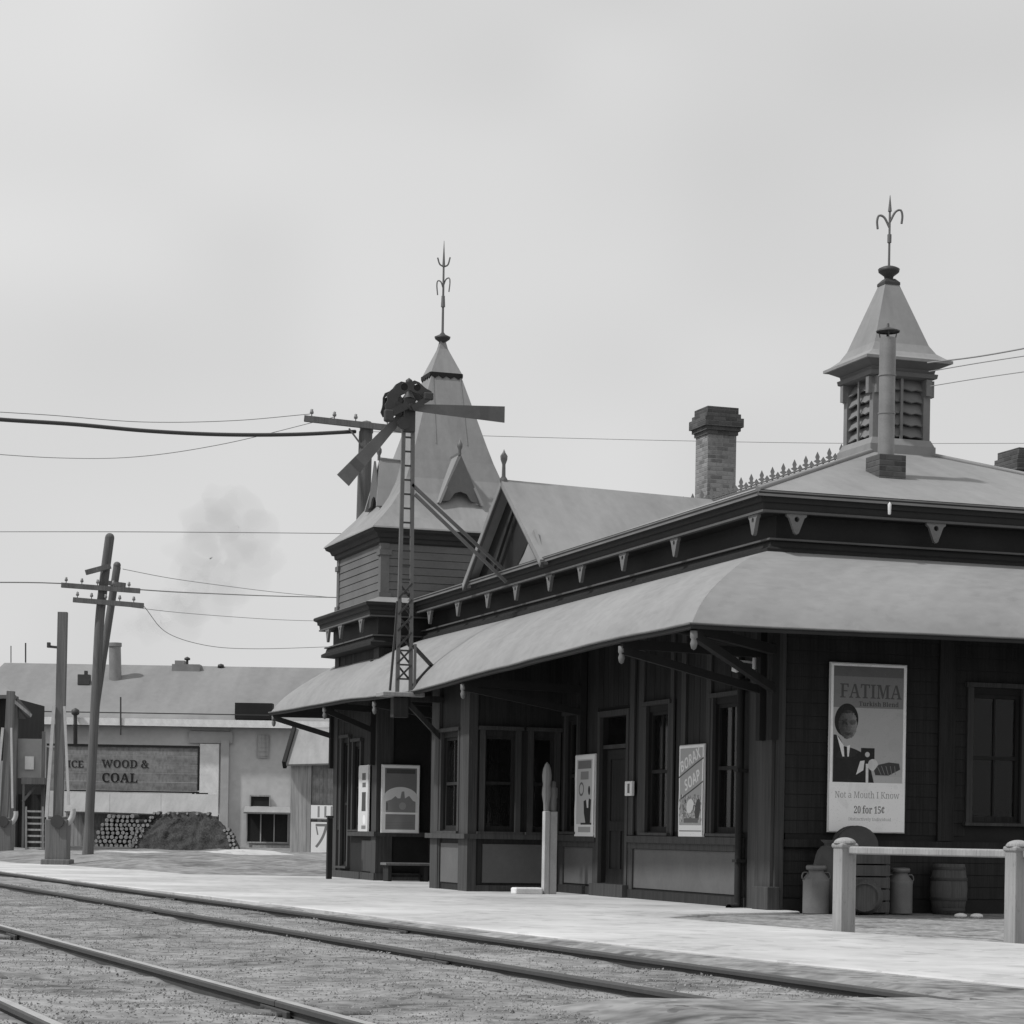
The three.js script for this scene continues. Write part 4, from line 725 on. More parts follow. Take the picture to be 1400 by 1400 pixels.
{
  const b = thing('bench', 'low dark bench under the arch poster between tower and bay', 'bench', [12.42, 0, -42.45]);
  mesh('seat', rbox(-0.45, 0.45, 0.3, 0.35, -0.2, 0.2), M.poleGrey, b); for (const x of [-0.36, 0.36]) mesh('leg', rbox(x - 0.04, x + 0.04, 0, 0.299, -0.17, 0.17), M.body2, b); mesh('stretcher', rbox(-0.315, 0.315, 0.08, 0.13, -0.02, 0.02), M.body2, b);
  const s = thing('guard_post', 'short dark post standing at the far corner of the tower', 'post', [11.3, 0, -43.9]);
  mesh('post_shaft', rbox(-0.05, 0.05, 0, 1.18, -0.05, 0.05), M.dark, s); mesh('post_cap', rbox(-0.065, 0.065, 1.181, 1.22, -0.065, 0.065), M.dark, s);
}

// ================================================================== TRAIN-ORDER SEMAPHORE over the bay
{
  const px = 10.8, pz = -37.2, s = thing('semaphore_signal', 'railway semaphore mast on the awning edge, one arm level and one dropped', 'semaphore signal', [px, 3.24, pz]);
  // mast: two irons with rungs, slightly drawing together
  const H = 4.98, w0 = 0.115, w1 = 0.075, hx = (y) => w0 + (w1 - w0) * y / H;
  mesh('mast_iron', bar(V(-w0, 0, 0), V(-w1, H - 0.2, 0), 0.05, 0.06), M.ironGrey, s); mesh('mast_iron', bar(V(w0, 0, 0), V(w1, H - 0.2, 0), 0.05, 0.06), M.ironGrey, s);
  for (let y = 0.22; y < H - 0.4; y += 0.235) mesh('rung', box(-hx(y), hx(y), y - 0.014, y + 0.014, -0.014, 0.014), M.iron, s);
  for (let y = 0.2; y < 1.7; y += 0.27) mesh('lattice', [bar(V(-hx(y) - 0.02, y, 0.03), V(hx(y), y + 0.25, 0.03), 0.02, 0.03), bar(V(hx(y), y, -0.03), V(-hx(y), y + 0.25, -0.03), 0.02, 0.03)], M.iron, s);
  mesh('pull_rod', [bar(V(-0.24, 0.02, 0), V(-0.17, 0.95, 0), 0.035, 0.035), bar(V(-0.17, 0.95, 0), V(-0.14, 1.5, 0), 0.03, 0.03)], M.iron, s);
  mesh('pull_rod', bar(V(0.17, 0.02, 0.04), V(0.17, 0.8, 0.04), 0.04, 0.04), M.ironGrey, s);
  mesh('foot_plank', rbox(-0.42, 0.3, -0.08, -0.01, -0.22, 0.22), M.postPaint, s);
  mesh('foot_bracket', [bar(V(-0.05, -0.1, 0), V(0.68, -0.1, 0), 0.1, 0.1), bar(V(0.02, -0.12, 0), V(0.66, -0.75, 0), 0.08, 0.08), rbox(-0.2, 0.06, -0.42, -0.09, -0.1, 0.1)], M.body, s);
  mesh('knee_brace', [bar(V(0.14, 0.78, 0), V(0.48, 0.45, 0), 0.05, 0.06), bar(V(0.48, 0.45, 0), V(0.16, 0.1, 0), 0.05, 0.08)], M.iron, s);
  mesh('stay', bar(V(0.08, 3.44, 0), V(1.72, 2.1, 0.0), 0.05, 0.05), M.ironGrey, s); mesh('stay', bar(V(0.1, 3.27, 0.1), V(1.72, 1.9, 0.1), 0.05, 0.05), M.ironGrey, s);
  mesh('mast_head', [rbox(-0.1, 0.1, 4.3, 4.86, -0.08, 0.08), cyl(V(0, 4.69, -0.14), V(0, 4.69, 0.2), 0.06, 0.06, 12)], M.iron, s);
  mesh('mast_cap', lathe([[0.11, 4.86], [0.05, 4.95], [0.03, 5.05], [0.055, 5.1], [0.055, 5.16], [0, 5.2]], 10), M.iron, s);
  const ring = (a0, a1, r0, r1, n = 12) => { const p = []; for (let i = 0; i <= n; i++) { const a = a0 + (a1 - a0) * i / n; p.push([r1 * Math.cos(a), r1 * Math.sin(a)]); } for (let i = n; i >= 0; i--) { const a = a0 + (a1 - a0) * i / n; p.push([r0 * Math.cos(a), r0 * Math.sin(a)]); } return p; };
  const arm = (z, turn, m, flip) => {
    const place = (g) => { if (flip) g.rotateY(Math.PI); g.rotateZ(turn); return g.translate(0, 4.69, z); };
    const a = mesh('signal_arm', place(plate([[0.0, 0.05], [0.0, -0.05], [0.4, -0.075], [1.63, -0.135], [1.63, 0.135], [0.4, 0.075]], 0.025)), m, s);
    mesh('arm_stripe', place(plate([[1.2, 0.112], [1.2, -0.112], [1.34, -0.119], [1.34, 0.119]], 0.029)), M.bead, a);
    const sp = mesh('spectacle', place(plate(ring(0.5, 3.5, 0.26, 0.43, 16).map(([x, y], i) => [x * (1 + 0.05 * Math.sin(i * 2.3)), y * (1 + 0.06 * Math.sin(i * 1.7))]), 0.03, [[0.1, 0.335, 0.06], [-0.12, 0.325, 0.0601]])), M.iron, s);
    for (const [x, y] of [[0.1, 0.32], [-0.1, 0.32]]) mesh('lens', place(cyl(V(x * 1.1, y + 0.01, -0.008), V(x * 1.1, y + 0.01, 0.008), 0.059, 0.059, 14)), M.dark, sp);
    mesh('spectacle_spoke', place(plate([[-0.05, 0], [0.05, 0], [-0.25, -0.02], [-0.27, 0.1]].slice(0, 4), 0.025)), M.iron, sp);
  };
  arm(0.13, 0, M.siding, false);
  arm(-0.13, 0.86, M.ironGrey, true);
  mesh('crank_casting', [bar(V(0.0, 4.66, 0.2), V(0.3, 4.86, 0.2), 0.05, 0.09), rbox(0.2, 0.36, 4.82, 4.94, 0.15, 0.24, 0.02), bar(V(-0.06, 4.72, 0.16), V(-0.36, 4.56, 0.16), 0.05, 0.12)], M.iron, s); mesh('counterweight', [rbox(-0.46, -0.3, 4.42, 4.62, 0.1, 0.2, 0.03)], M.iron, s); mesh('pulley', cyl(V(-0.12, 4.42, 0.1), V(-0.12, 4.42, 0.14), 0.1, 0.1, 14), M.iron, s);
  mesh('signal_lamp', [rbox(-0.24, -0.12, 4.56, 4.86, -0.06, 0.06), lathe([[0.06, 0], [0.03, 0.06], [0.02, 0.1], [0, 0.1]], 10).translate(-0.18, 4.86, 0)], M.iron, s);
}

// ================================================================== POLES, GATES, WIRES
const facing = -YAW;                                        // things beyond the platform stand square to the view
const foot = (x, d, y = 0) => { const p = at(x, CY, d); return V(p.x, y, p.z); };
const rel = (base, p) => { const q = p.clone().sub(base); return q.applyAxisAngle(UPV, -facing); };
const insulator = (p) => lathe([[0.012, -0.02], [0.012, 0.05], [0.04, 0.06], [0.045, 0.1], [0.03, 0.12], [0.035, 0.15], [0, 0.17]], 8).translate(p.x, p.y, p.z);
{
  const B = foot(494, 52), t = thing('telegraph_pole', 'telegraph pole behind the tower, carrying a thick cable on its crossarm', 'telegraph pole', B, facing);
  const R = (x, y, d = 52) => rel(B, at(x, y, d));
  mesh('pole_shaft', cyl(V(R(494, 700).x - 0.05, 0, 0), R(500, 590), 0.17, 0.15, 12), M.pole, t); mesh('pole_top', lathe([[0.15, 0], [0.15, 0.16], [0.1, 0.25], [0, 0.28]], 12).translate(R(501, 592).x, R(501, 592).y, 0), M.pole, t);
  const a = R(417, 574), b = R(560, 590); mesh('crossarm', bar(a.setZ(0.17), b.setZ(0.17), 0.11, 0.13), M.pole, t);
  for (const x of [427, 458, 487, 530]) { const p = R(x, 574 + (x - 417) * 0.112 - 4); p.z = 0.17; mesh('insulator', insulator(p), M.galv, t); }
  mesh('arm_brace', bar(R(478, 588).setZ(0.2), R(496, 612).setZ(0.2), 0.03, 0.04), M.pole, t);
}
{
  const B = foot(120, 62.5), t = thing('utility_pole', 'front pole of the crossed pair, taller and bent, with two long crossarms', 'utility pole', B, facing), R = (x, y, d = 62.5) => rel(B, at(x, y, d));
  mesh('pole_shaft', [tube([V(0, -0.2, 0), R(125, 1060), R(132, 930), R(137, 840), R(144, 780), R(150, 735)], 0.125, 40, 10), cyl(V(0, -0.2, 0), R(122, 1130), 0.17, 0.13, 10)], M.pole, t); mesh('pole_top', new THREE.SphereGeometry(0.125, 10, 8).translate(R(150, 735).x, R(150, 735).y, R(150, 735).z), M.pole, t);
  for (const [x0, y0, x1, y1] of [[86, 801, 193, 809], [102, 821, 198, 829], [119, 784, 153, 775]]) {
    const c = mesh('crossarm', bar(R(x0, y0).setZ(0.2), R(x1, y1).setZ(0.2), 0.1, 0.13), M.pole, t);
    if (x1 > 160) for (let i = 0; i < 5; i++) { const k = (i + 0.3) / 5, p = R(x0 + (x1 - x0) * k, y0 + (y1 - y0) * k - 3).setZ(0.2); mesh('insulator', insulator(p), M.galv, c); }
  }
  const B2 = foot(121, 64), u = thing('utility_pole', 'rear leaning pole of the crossed pair, shorter, behind the bent one', 'utility pole', B2, facing), R2 = (x, y) => rel(B2, at(x, y, 64));
  mesh('pole_shaft', tube([V(0, -0.2, 0), R2(125, 1060), R2(129, 985), R2(137, 925), R2(146, 866), R2(160, 775)], 0.105, 40, 10), M.pole, u); mesh('pole_top', new THREE.SphereGeometry(0.105, 10, 8).translate(R2(160, 773).x, R2(160, 773).y, R2(160, 773).z), M.pole, u);
  mesh('crossarm', bar(R2(150, 798).setZ(0.16), R2(173, 801).setZ(0.16), 0.1, 0.12), M.pole, u);
}
function gate(label, px, d, topX, topY, s) {
  const B = foot(px, d, -0.05), t = thing('crossing_gate', label, 'crossing gate', B, facing), R = (x, y) => rel(B, at(px + x, y, d));
  mesh('gate_pedestal', [rbox(-0.26, 0.3, 0, 1.15, -0.2, 0.2, 0.03), rbox(-0.34, 0.38, 0, 0.18, -0.28, 0.28, 0.03), rbox(-0.2, 0.22, 1.15, 1.22, -0.15, 0.15, 0.02)], M.poleGrey, t);
  mesh('gate_wheel', [cyl(V(0.05, 1.1, 0.22), V(0.05, 1.1, 0.28), 0.16, 0.16, 16)], M.iron, t);
  const wt = []; for (let i = 0; i <= 10; i++) { const a = -2.4 + i * 0.26; wt.push(V(0.06 + 0.34 * Math.cos(a), 1.34 + 0.36 * Math.sin(a), 0.1)); } mesh('counterweight', tube(wt, 0.07, 20, 8), M.whitewash, t);
  const top = R(topX, topY), mid = top.clone().multiplyScalar(0.58).setY(3.6); mid.x = top.x * 0.6;
  mesh('gate_arm', bar(V(0.02, 1.1, 0.0), top, 0.19, 0.22), M.poleGrey, t);
  const L = mesh('arm_leg', bar(V(-0.24, 1.2, 0.13), V(mid.x - 0.13, mid.y + 0.3, 0.13), 0.05, 0.08), M.whitewash, t); mesh('arm_leg', bar(V(0.3, 1.5, 0.13), V(mid.x + 0.12, mid.y + 0.3, 0.13), 0.04, 0.06), M.whitewash, t);
  if (s) mesh('gate_lamp', [bar(V(top.x - 0.1, top.y - 0.86, 0), V(top.x - 0.33, top.y - 0.84, 0), 0.05, 0.06), rbox(top.x - 0.37, top.x - 0.29, top.y - 0.87, top.y - 0.74, -0.05, 0.05, 0.01)], M.iron, t);
}
gate('raised crossing gate left of the crossed poles, arm upright with pale split foot', 78, 57, 8, 837, true);
gate('raised crossing gate at the far left edge, in front of the dark house', 4, 70, 11, 945, false);
function wire(label, pts, r, m = M.wire, name = 'overhead_wire', seg = 40) { const o = mesh(name, tube(pts.map(([x, y, d]) => at(x, y, d)), r, seg, 6), m, scene); tag(o, label, 'wire'); }
wire('thick black cable slung from the left edge to the telegraph pole', [[-60, 568, 46], [0, 573.5, 47], [100, 580, 48], [200, 589, 49], [300, 594, 50], [400, 594, 51], [486, 590, 52]], 0.042, M.cable, 'overhead_cable', 60);
wire('thin wire just above the thick cable, ending at the crossarm', [[-60, 560, 47], [60, 567, 48], [200, 577, 50], [320, 575, 51], [424, 566, 52]], 0.008);
wire('thin sagging wire below the thick cable at the left', [[-60, 617, 49], [80, 626, 50], [180, 625, 50], [300, 608, 51], [458, 570, 52]], 0.008);
wire('thin level wire crossing the sky at turret height behind the station', [[505, 590, 54], [700, 597, 60], [950, 603, 60], [1150, 606, 60], [1460, 606, 60]], 0.007);
wire('upper of the level wires passing above the crossed poles', [[-60, 727, 66], [150, 727, 66], [320, 728, 70], [520, 730, 76]], 0.011);
wire('wire running from the long crossarm to behind the tower', [[-60, 796, 58], [90, 798, 62.5], [190, 806, 62.5], [300, 812, 70], [380, 815, 75], [520, 818, 82]], 0.016);
wire('wire from the top of the leaning pole to behind the tower', [[168, 778, 64], [230, 790, 68], [300, 800, 72], [400, 812, 78], [520, 822, 82]], 0.009);
wire('wire sagging from the lower crossarm over the factory roof', [[196, 828, 62.5], [230, 866, 68], [280, 882, 72], [350, 887, 78], [460, 884, 84]], 0.01);
wire('lowest thin wire drooping to the right of the crossed poles', [[180, 830, 62.5], [230, 836, 66], [300, 842, 70], [400, 848, 76], [520, 850, 82]], 0.008);
wire('upper of three wires leaving the louvred turret to the right', [[1268, 496, 33.6], [1340, 487, 33], [1460, 465, 32]], 0.011);
wire('middle of three wires leaving the louvred turret to the right', [[1270, 508, 33.6], [1340, 496, 33], [1460, 478, 32]], 0.007);
wire('lowest of three wires leaving the louvred turret to the right', [[1272, 528, 33.6], [1340, 517, 33], [1460, 500, 32]], 0.006);

// ================================================================== BEYOND THE STATION
// each is built square to the view at its own distance d; u, v in metres from its base point
function yardThing(name, label, category, px, d, y = 0, group) {
  const B = foot(px, d, y), t = thing(name, label, category, B, facing, group);
  t.R = (x, yy, dz = 0) => rel(B, at(x, yy, d - dz));
  t.rect = (x0, x1, y0, y1, z0, z1) => { const xm = (x0 + x1) / 2, ym = (y0 + y1) / 2; return box(t.R(x0, ym, z1).x, t.R(x1, ym, z1).x, t.R(xm, y1, z1).y, t.R(xm, y0, z1).y, z0, z1); };
  return t;
}
{
  const f = yardThing('factory', 'long pale-walled factory shed with a wide grey roof and smoking chimney', 'factory', 200, 90);
  const R = f.R, zB = -11; // eaves line at z = 0
  const eL = R(-70, 984.5), eR = R(470, 993), ridge = 2.62, y = eL.y, x0 = eL.x, x1 = eR.x;
  mesh('wall', [box(x0 + 0.3, x1, -0.4, y - 0.12, -0.25, 0), box(x0 + 0.3, x0 + 0.55, -0.4, y - 0.12, zB, -0.26), box(x1 - 0.25, x1 - 0.002, -0.4, y - 0.12, zB, -0.26), box(x0 + 0.3, x1, -0.4, y - 0.12, zB - 0.25, zB - 0.002)], M.factoryWall, f);
  const rl = R(6, 907, zB / 2).x;
  mesh('roof', [slab([V(x0 - 0.1, y, 0.45), V(x1 + 0.4, y, 0.45), V(x1 + 0.4, y + ridge, zB / 2), V(rl, y + ridge, zB / 2)], 0.1), slab([V(x1 + 0.4, y, zB - 0.45), V(x0 - 0.1, y, zB - 0.45), V(rl, y + ridge, zB / 2), V(x1 + 0.4, y + ridge, zB / 2)], 0.1), slab([V(x0 - 0.1, y, zB - 0.45), V(x0 - 0.1, y, 0.45), V(rl, y + ridge, zB / 2)], 0.1)], M.factoryRoof, f);
  mesh('eaves_board', [box(x0 - 0.1, x1 + 0.4, y - 0.12, y + 0.16, 0.46, 0.52)], M.white, f);
  mesh('eaves_rail', box(x0 + 0.4, x1, y + 0.36, y + 0.4, 0.2, 0.24), M.iron, f);
  const up = R;
  mesh('chimney_stack', [cyl(up(158, 960, -4), up(157, 880, -4), 0.26, 0.24, 16), cyl(up(157, 884, -4), up(157, 879, -4), 0.28, 0.28, 16)], M.galv, f);
  const v1 = mesh('roof_vent', [f.rect(235, 273, 908, 918, -5.7, -4.9), f.rect(239, 252, 903, 908, -5.6, -5.0)], M.galv, f); mesh('vent_cowl', [cyl(up(256, 908, -5.3), up(256, 902, -5.3), 0.05), lathe([[0, 0], [0.12, 0.02], [0.12, 0.1], [0, 0.16]], 10).translate(R(256, 903, -5.3).x, R(256, 903, -5.3).y, -5.3)], M.iron, v1);
  mesh('roof_vent', lathe([[0, 0], [0.14, 0], [0.12, 0.12], [0, 0.16]], 10).translate(R(302, 911, -5.4).x, R(302, 911, -5.4).y - 0.05, -5.4), M.iron, f);
  mesh('roof_vent', [f.rect(106, 122, 922, 936, -3.6, -3.2), f.rect(115, 119, 917, 925, -3.5, -3.3)], M.iron, f);
  mesh('roof_box', [f.rect(321, 372, 961, 983, -0.6, 0.1)], M.dark, f);
  mesh('vent_pipe', [cyl(up(103, 990, 0.7), up(103, 976, 0.7), 0.07), lathe([[0.08, 0], [0.15, 0.05], [0.15, 0.2], [0.02, 0.28]], 10).translate(R(103, 978, 0.7).x, R(103, 978, 0.7).y, 0.7), cyl(up(103, 990, 0.6), up(103, 1022, 0.25), 0.08)], M.iron, f);
  mesh('flag_mast', cyl(up(165, 1005, 0.55), up(165, 953, 0.55), 0.03), M.iron, f); mesh('flag_mast', cyl(up(15, 906, zB / 2), up(15, 883, zB / 2), 0.02), M.iron, f); mesh('flag_mast', cyl(up(35, 906, zB / 2), up(35, 879, zB / 2), 0.03), M.iron, f);
  mesh('downpipe', [f.rect(301, 312, 1012, 1165, 0.045, 0.2)], M.factoryWallDark, f);
  mesh('pale_door', f.rect(273, 299, 1017, 1100, 0.045, 0.1), M.white, f); mesh('door_head', [f.rect(258, 318, 1000, 1016, 0.045, 0.14), f.rect(262, 314, 992, 999, 0.045, 0.1)], M.factoryWallDark, f);
  const win = (x0, x1, y0, y1, m, bars, name = 'window') => { const w = mesh(name, [f.rect(x0 - 1.5, x1 + 1.5, y0 - 2, y0, 0.045, 0.1), f.rect(x0 - 1.5, x1 + 1.5, y1, y1 + 2, 0.045, 0.14), f.rect(x0 - 1.5, x0, y0, y1, 0.045, 0.1), f.rect(x1, x1 + 1.5, y0, y1, 0.045, 0.1)], M.shedWood, f); mesh('pane', f.rect(x0, x1, y0, y1, 0.043, 0.05), m, w); for (let i = 1; i <= bars; i++) { const k = x0 + (x1 - x0) * i / (bars + 1); mesh('glazing_bar', f.rect(k - 0.8, k + 0.8, y0, y1, 0.051, 0.08), M.shedWood, w); } };
  const lv = mesh('shutter', f.rect(352, 368, 1004, 1036, 0.045, 0.08), M.shedWood, f); for (let i = 0; i < 5; i++) mesh('louvre', f.rect(353, 367, 1006 + i * 6, 1009.5 + i * 6, 0.081, 0.1), M.shedWood, lv);
  win(343, 368, 1089, 1103, M.dark, 0); win(338, 393, 1113, 1151, M.dark, 2);
  mesh('window_hood', [slab([R(333, 1110, 0.9), R(398, 1111, 0.9), R(396, 1103, 0.05), R(335, 1102, 0.05)], 0.06)], M.paleRoof, f);
  mesh('door_step', f.rect(345, 395, 1156, 1168, 0.05, 0.4), M.shedWood, f);
  mesh('pilaster', f.rect(398, 403, 1040, 1165, 0.045, 0.12), M.shedWood, f);
}
// billboard above the lean-to
const font = await new FontLoader().loadAsync('fonts/droid/droid_serif_bold.typeface.json');
{
  const b = yardThing('billboard', 'weathered plank billboard lettered COAL, mounted in front of the factory', 'billboard', 165, 85);
  const n = 5; for (let i = 0; i < n; i++) mesh('plank', b.rect(88, 270, 1021 + i * 12, 1032.6 + i * 12, 0, 0.05), M.board, b);
  mesh('plank', b.rect(62, 86, 1022, 1081, 0, 0.05), M.board, b);
  mesh('frame', [b.rect(60, 272, 1018, 1021, -0.02, 0.09), b.rect(88, 272, 1081, 1083, -0.02, 0.09), b.rect(270, 272.5, 1021, 1081, -0.02, 0.09), b.rect(60, 63, 1021, 1150, -0.02, 0.09), b.rect(268, 284, 1084, 1088, -0.02, 0.09), b.rect(262, 265, 1083, 1150, -0.1, -0.02)], M.dark, b);
  const text = (s, x, y, hpx, m) => { const sz = hpx * 85 / FOCAL, g = new TextGeometry(s, { font, size: sz, depth: 0.012, curveSegments: 4 }); const p = b.R(x, y); g.translate(p.x, p.y, 0.051); mesh('lettering', g, m, b); };
  text('COAL', 139, 1069, 12.5, M.dark); text('WOOD &', 139, 1049, 10.5, M.body); text('ICE', 92, 1049, 9.5, M.body);
}
{
  const l = yardThing('lean_to', 'low open lean-to with a pale sagging roof under the billboard', 'shed', 190, 84);
  const R = l.R, g = [];
  const cols = [[88, 1109, 1083], [150, 1110.5, 1084], [220, 1113, 1085], [298, 1116, 1086]];
  for (let i = 0; i < 3; i++) { const [a, y0, t0] = cols[i], [c, y1, t1] = cols[i + 1]; mesh('roof_sheet', slab([R(a + 0.3, y0, 1.4), R(c, y1, 1.4), R(c, t1, 0.05), R(a + 0.3, t0, 0.05)], 0.05), M.paleRoof, l); }
  for (let i = 0; i < 21; i++) mesh('back_board', l.rect(90 + i * 9.8, 99.6 + i * 9.8, 1086, 1170, -0.02, 0.03), M.board, l);
  for (const x of [120, 297]) mesh('post', l.rect(x - 1.5, x + 1.5, 1114, 1168, 1.2, 1.3), M.pole, l);
  for (let i = 0; i < 4; i++) mesh('side_board', l.rect(90 + i * 5.6, 95 + i * 5.6, 1112, 1172, 1.1, 1.16), M.shedWood, l);
}
function coalHeap(label, px, d, w, hgt, seed, y0) { // dark heap held in by short pale logs, their cut ends towards the track
  const t = yardThing('coal_heap', label, 'coal heap', px, d, y0), r = rngOf(seed), nz = latticeNoise(32, 32, seed), g = new THREE.BoxGeometry(2, 1, 2, 44, 18, 14), P = g.attributes.position;
  for (let i = 0; i < P.count; i++) { const y = P.getY(i) + 0.5, k = 1 - 0.42 * y ** 1.9, n = nz(P.getX(i) * 9 + 12, P.getY(i) * 9 + P.getZ(i) * 7 + 12) - 0.5; P.setXYZ(i, P.getX(i) * w / 2 * k + 0.07 * n, y * hgt * (1 - 0.2 * P.getX(i) ** 4) + 0.08 * n * y, P.getZ(i) * 0.8 * (1 - 0.5 * y) + 0.07 * n); }
  g.computeVertexNormals(); mesh('coal', toCreasedNormals(g, 0.6), M.coal, t);
  for (const s of [-1, 1]) for (let row = 0; row < 2; row++) for (let i = 0; i < 11; i++) {
    if (s > 0 && i > 6) continue;
    const y = (i + 0.5) / 11, k = 1 - 0.42 * y ** 1.9, R0 = 0.042 + 0.03 * r(), x = s * (w / 2 * k + 0.03 - row * 0.13) + 0.09 * (r() - 0.5), z = 0.78 * (1 - 0.5 * y) + 0.08 - row * 0.04, yy = y * hgt * 0.97 + 0.07 * (r() - 0.5);
    const o = mesh('log', cyl(V(x, yy, z - 0.5), V(x + 0.02 * (r() - 0.5), yy + 0.02, z), R0, R0, 9), M.log, t); mesh('cut_end', cyl(V(x, yy + 0.02, z + 0.001), V(x, yy + 0.02, z + 0.02), R0 * 0.92, R0 * 0.85, 9), M.logEnd, o);
  }
  for (let i = 0; i < 6; i++) { const x = -w * 0.3 + i * w * 0.1 + 0.12 * r(), R0 = 0.04 + 0.03 * r(); const o = mesh('log', cyl(V(x, hgt * 0.98, -0.1), V(x, hgt * 0.97, 0.46), R0, R0, 9), M.log, t); mesh('cut_end', cyl(V(x, hgt * 0.97, 0.461), V(x, hgt * 0.97, 0.48), R0 * 0.9, R0 * 0.85, 9), M.logEnd, o); }
}
coalHeap('wide dark coal heap edged with pale log ends, left of the factory window', 256, 80, 3.5, 1.4, 21, 0.08);
{
  const t = yardThing('log_stack', 'rounded stack of logs with pale cut ends towards us, left of the dark heap', 'log stack', 166, 81, 0.08), r = rngOf(27);
  for (let row = 0; row < 9; row++) { const half = 0.92 * Math.sqrt(Math.max(0, 1 - (row / 9.4) ** 2)), n = Math.round(half * 2 / 0.165); for (let i = 0; i < n; i++) {
    const R0 = 0.058 + 0.026 * r(), x = -half + (i + 0.5) * (half * 2 / n) + 0.03 * (r() - 0.5) + (row % 2) * 0.05, y = R0 + row * 0.142 + 0.02 * r(), z = 0.35 - row * 0.03 + 0.09 * r();
    const o = mesh('log', cyl(V(x + 0.1 * (r() - 0.5), y, z - 1.1), V(x, y, z), R0, R0, 9), M.log, t); mesh('cut_end', cyl(V(x, y, z + 0.001), V(x, y, z + 0.014), R0 * 0.9, R0 * 0.82, 9), r() < 0.4 ? M.shedWood : M.logEnd, o);
  } }
}
{
  const s = yardThing('small_shed', 'small board shed with a pale gabled roof, seen left of the tower', 'shed', 430, 78);
  const R = s.R;
  mesh('roof', [slab([R(389, 1045, 0.35), R(475, 1043, 0.35), R(475, 994, -1.2), R(403, 996, -1.2)], 0.07), slab([R(475, 1043, -2.75), R(389, 1045, -2.75), R(403, 995, -1.2), R(475, 993, -1.2)], 0.07)], M.paleRoof, s);
  mesh('barge_board', bar(R(388.5, 1046, 0.36), R(403, 996, -1.19), 0.12, 0.28), M.dark, s);
  const r = rngOf(5);
  for (let i = 0; i < 5; i++) mesh('wall_board', s.rect(397 + i * 5.6, 402.45 + i * 5.6, 1046, 1172, -0.02, 0.05 + 0.01 * r()), M.shedWood, s);
  for (let i = 0; i < 9; i++) mesh('wall_board', s.rect(426 + i * 5.2, 431.05 + i * 5.2, 1046, 1172, -0.1, -0.05 + 0.012 * r()), M.board, s);
  mesh('shed_core', [s.rect(398, 472, 1044, 1172, -2.3, -0.12)], M.shedWood, s);
  const g = thing('shed_sign', 'white painted sign boards on the small shed wall beside the tower', 'sign', s.position.clone(), facing);
  const put = (x0, x1, y0, y1, draw, name) => { const a = R((x0 + x1) / 2, y1), b = R((x0 + x1) / 2, y0), m = canvasMat(256, Math.round(256 * (y1 - y0) / (x1 - x0)), draw); a.x = R(x0, (y0 + y1) / 2).x; b.x = R(x1, (y0 + y1) / 2).x; child(name, new THREE.BoxGeometry(b.x - a.x, b.y - a.y, 0.03).translate((a.x + b.x) / 2, (a.y + b.y) / 2, 0.12), m, g); mesh('sign_frame', box(a.x - 0.02, b.x + 0.02, a.y - 0.03, a.y - 0.002, 0.08, 0.14), M.shedWood, g); };
  put(425.5, 459, 1101, 1119, (x, w, h) => { x.fillStyle = '#e8e8e8'; x.fillRect(0, 0, w, h); x.fillStyle = '#8c8c8c'; x.fillRect(70, 10, 22, h - 20); x.fillRect(140, 10, 22, h - 20); x.fillRect(206, 10, 18, h - 20); }, 'upper_panel');
  put(425.5, 452, 1124, 1166, (x, w, h) => { x.fillStyle = '#e4e4e4'; x.fillRect(0, 0, w, h); x.strokeStyle = '#777'; x.lineWidth = 34; x.beginPath(); x.moveTo(60, 40); x.lineTo(200, 40); x.quadraticCurveTo(180, 200, 70, 330); x.stroke(); x.lineWidth = 18; x.beginPath(); x.moveTo(70, 60); x.lineTo(90, 170); x.stroke(); }, 'lower_panel');
}
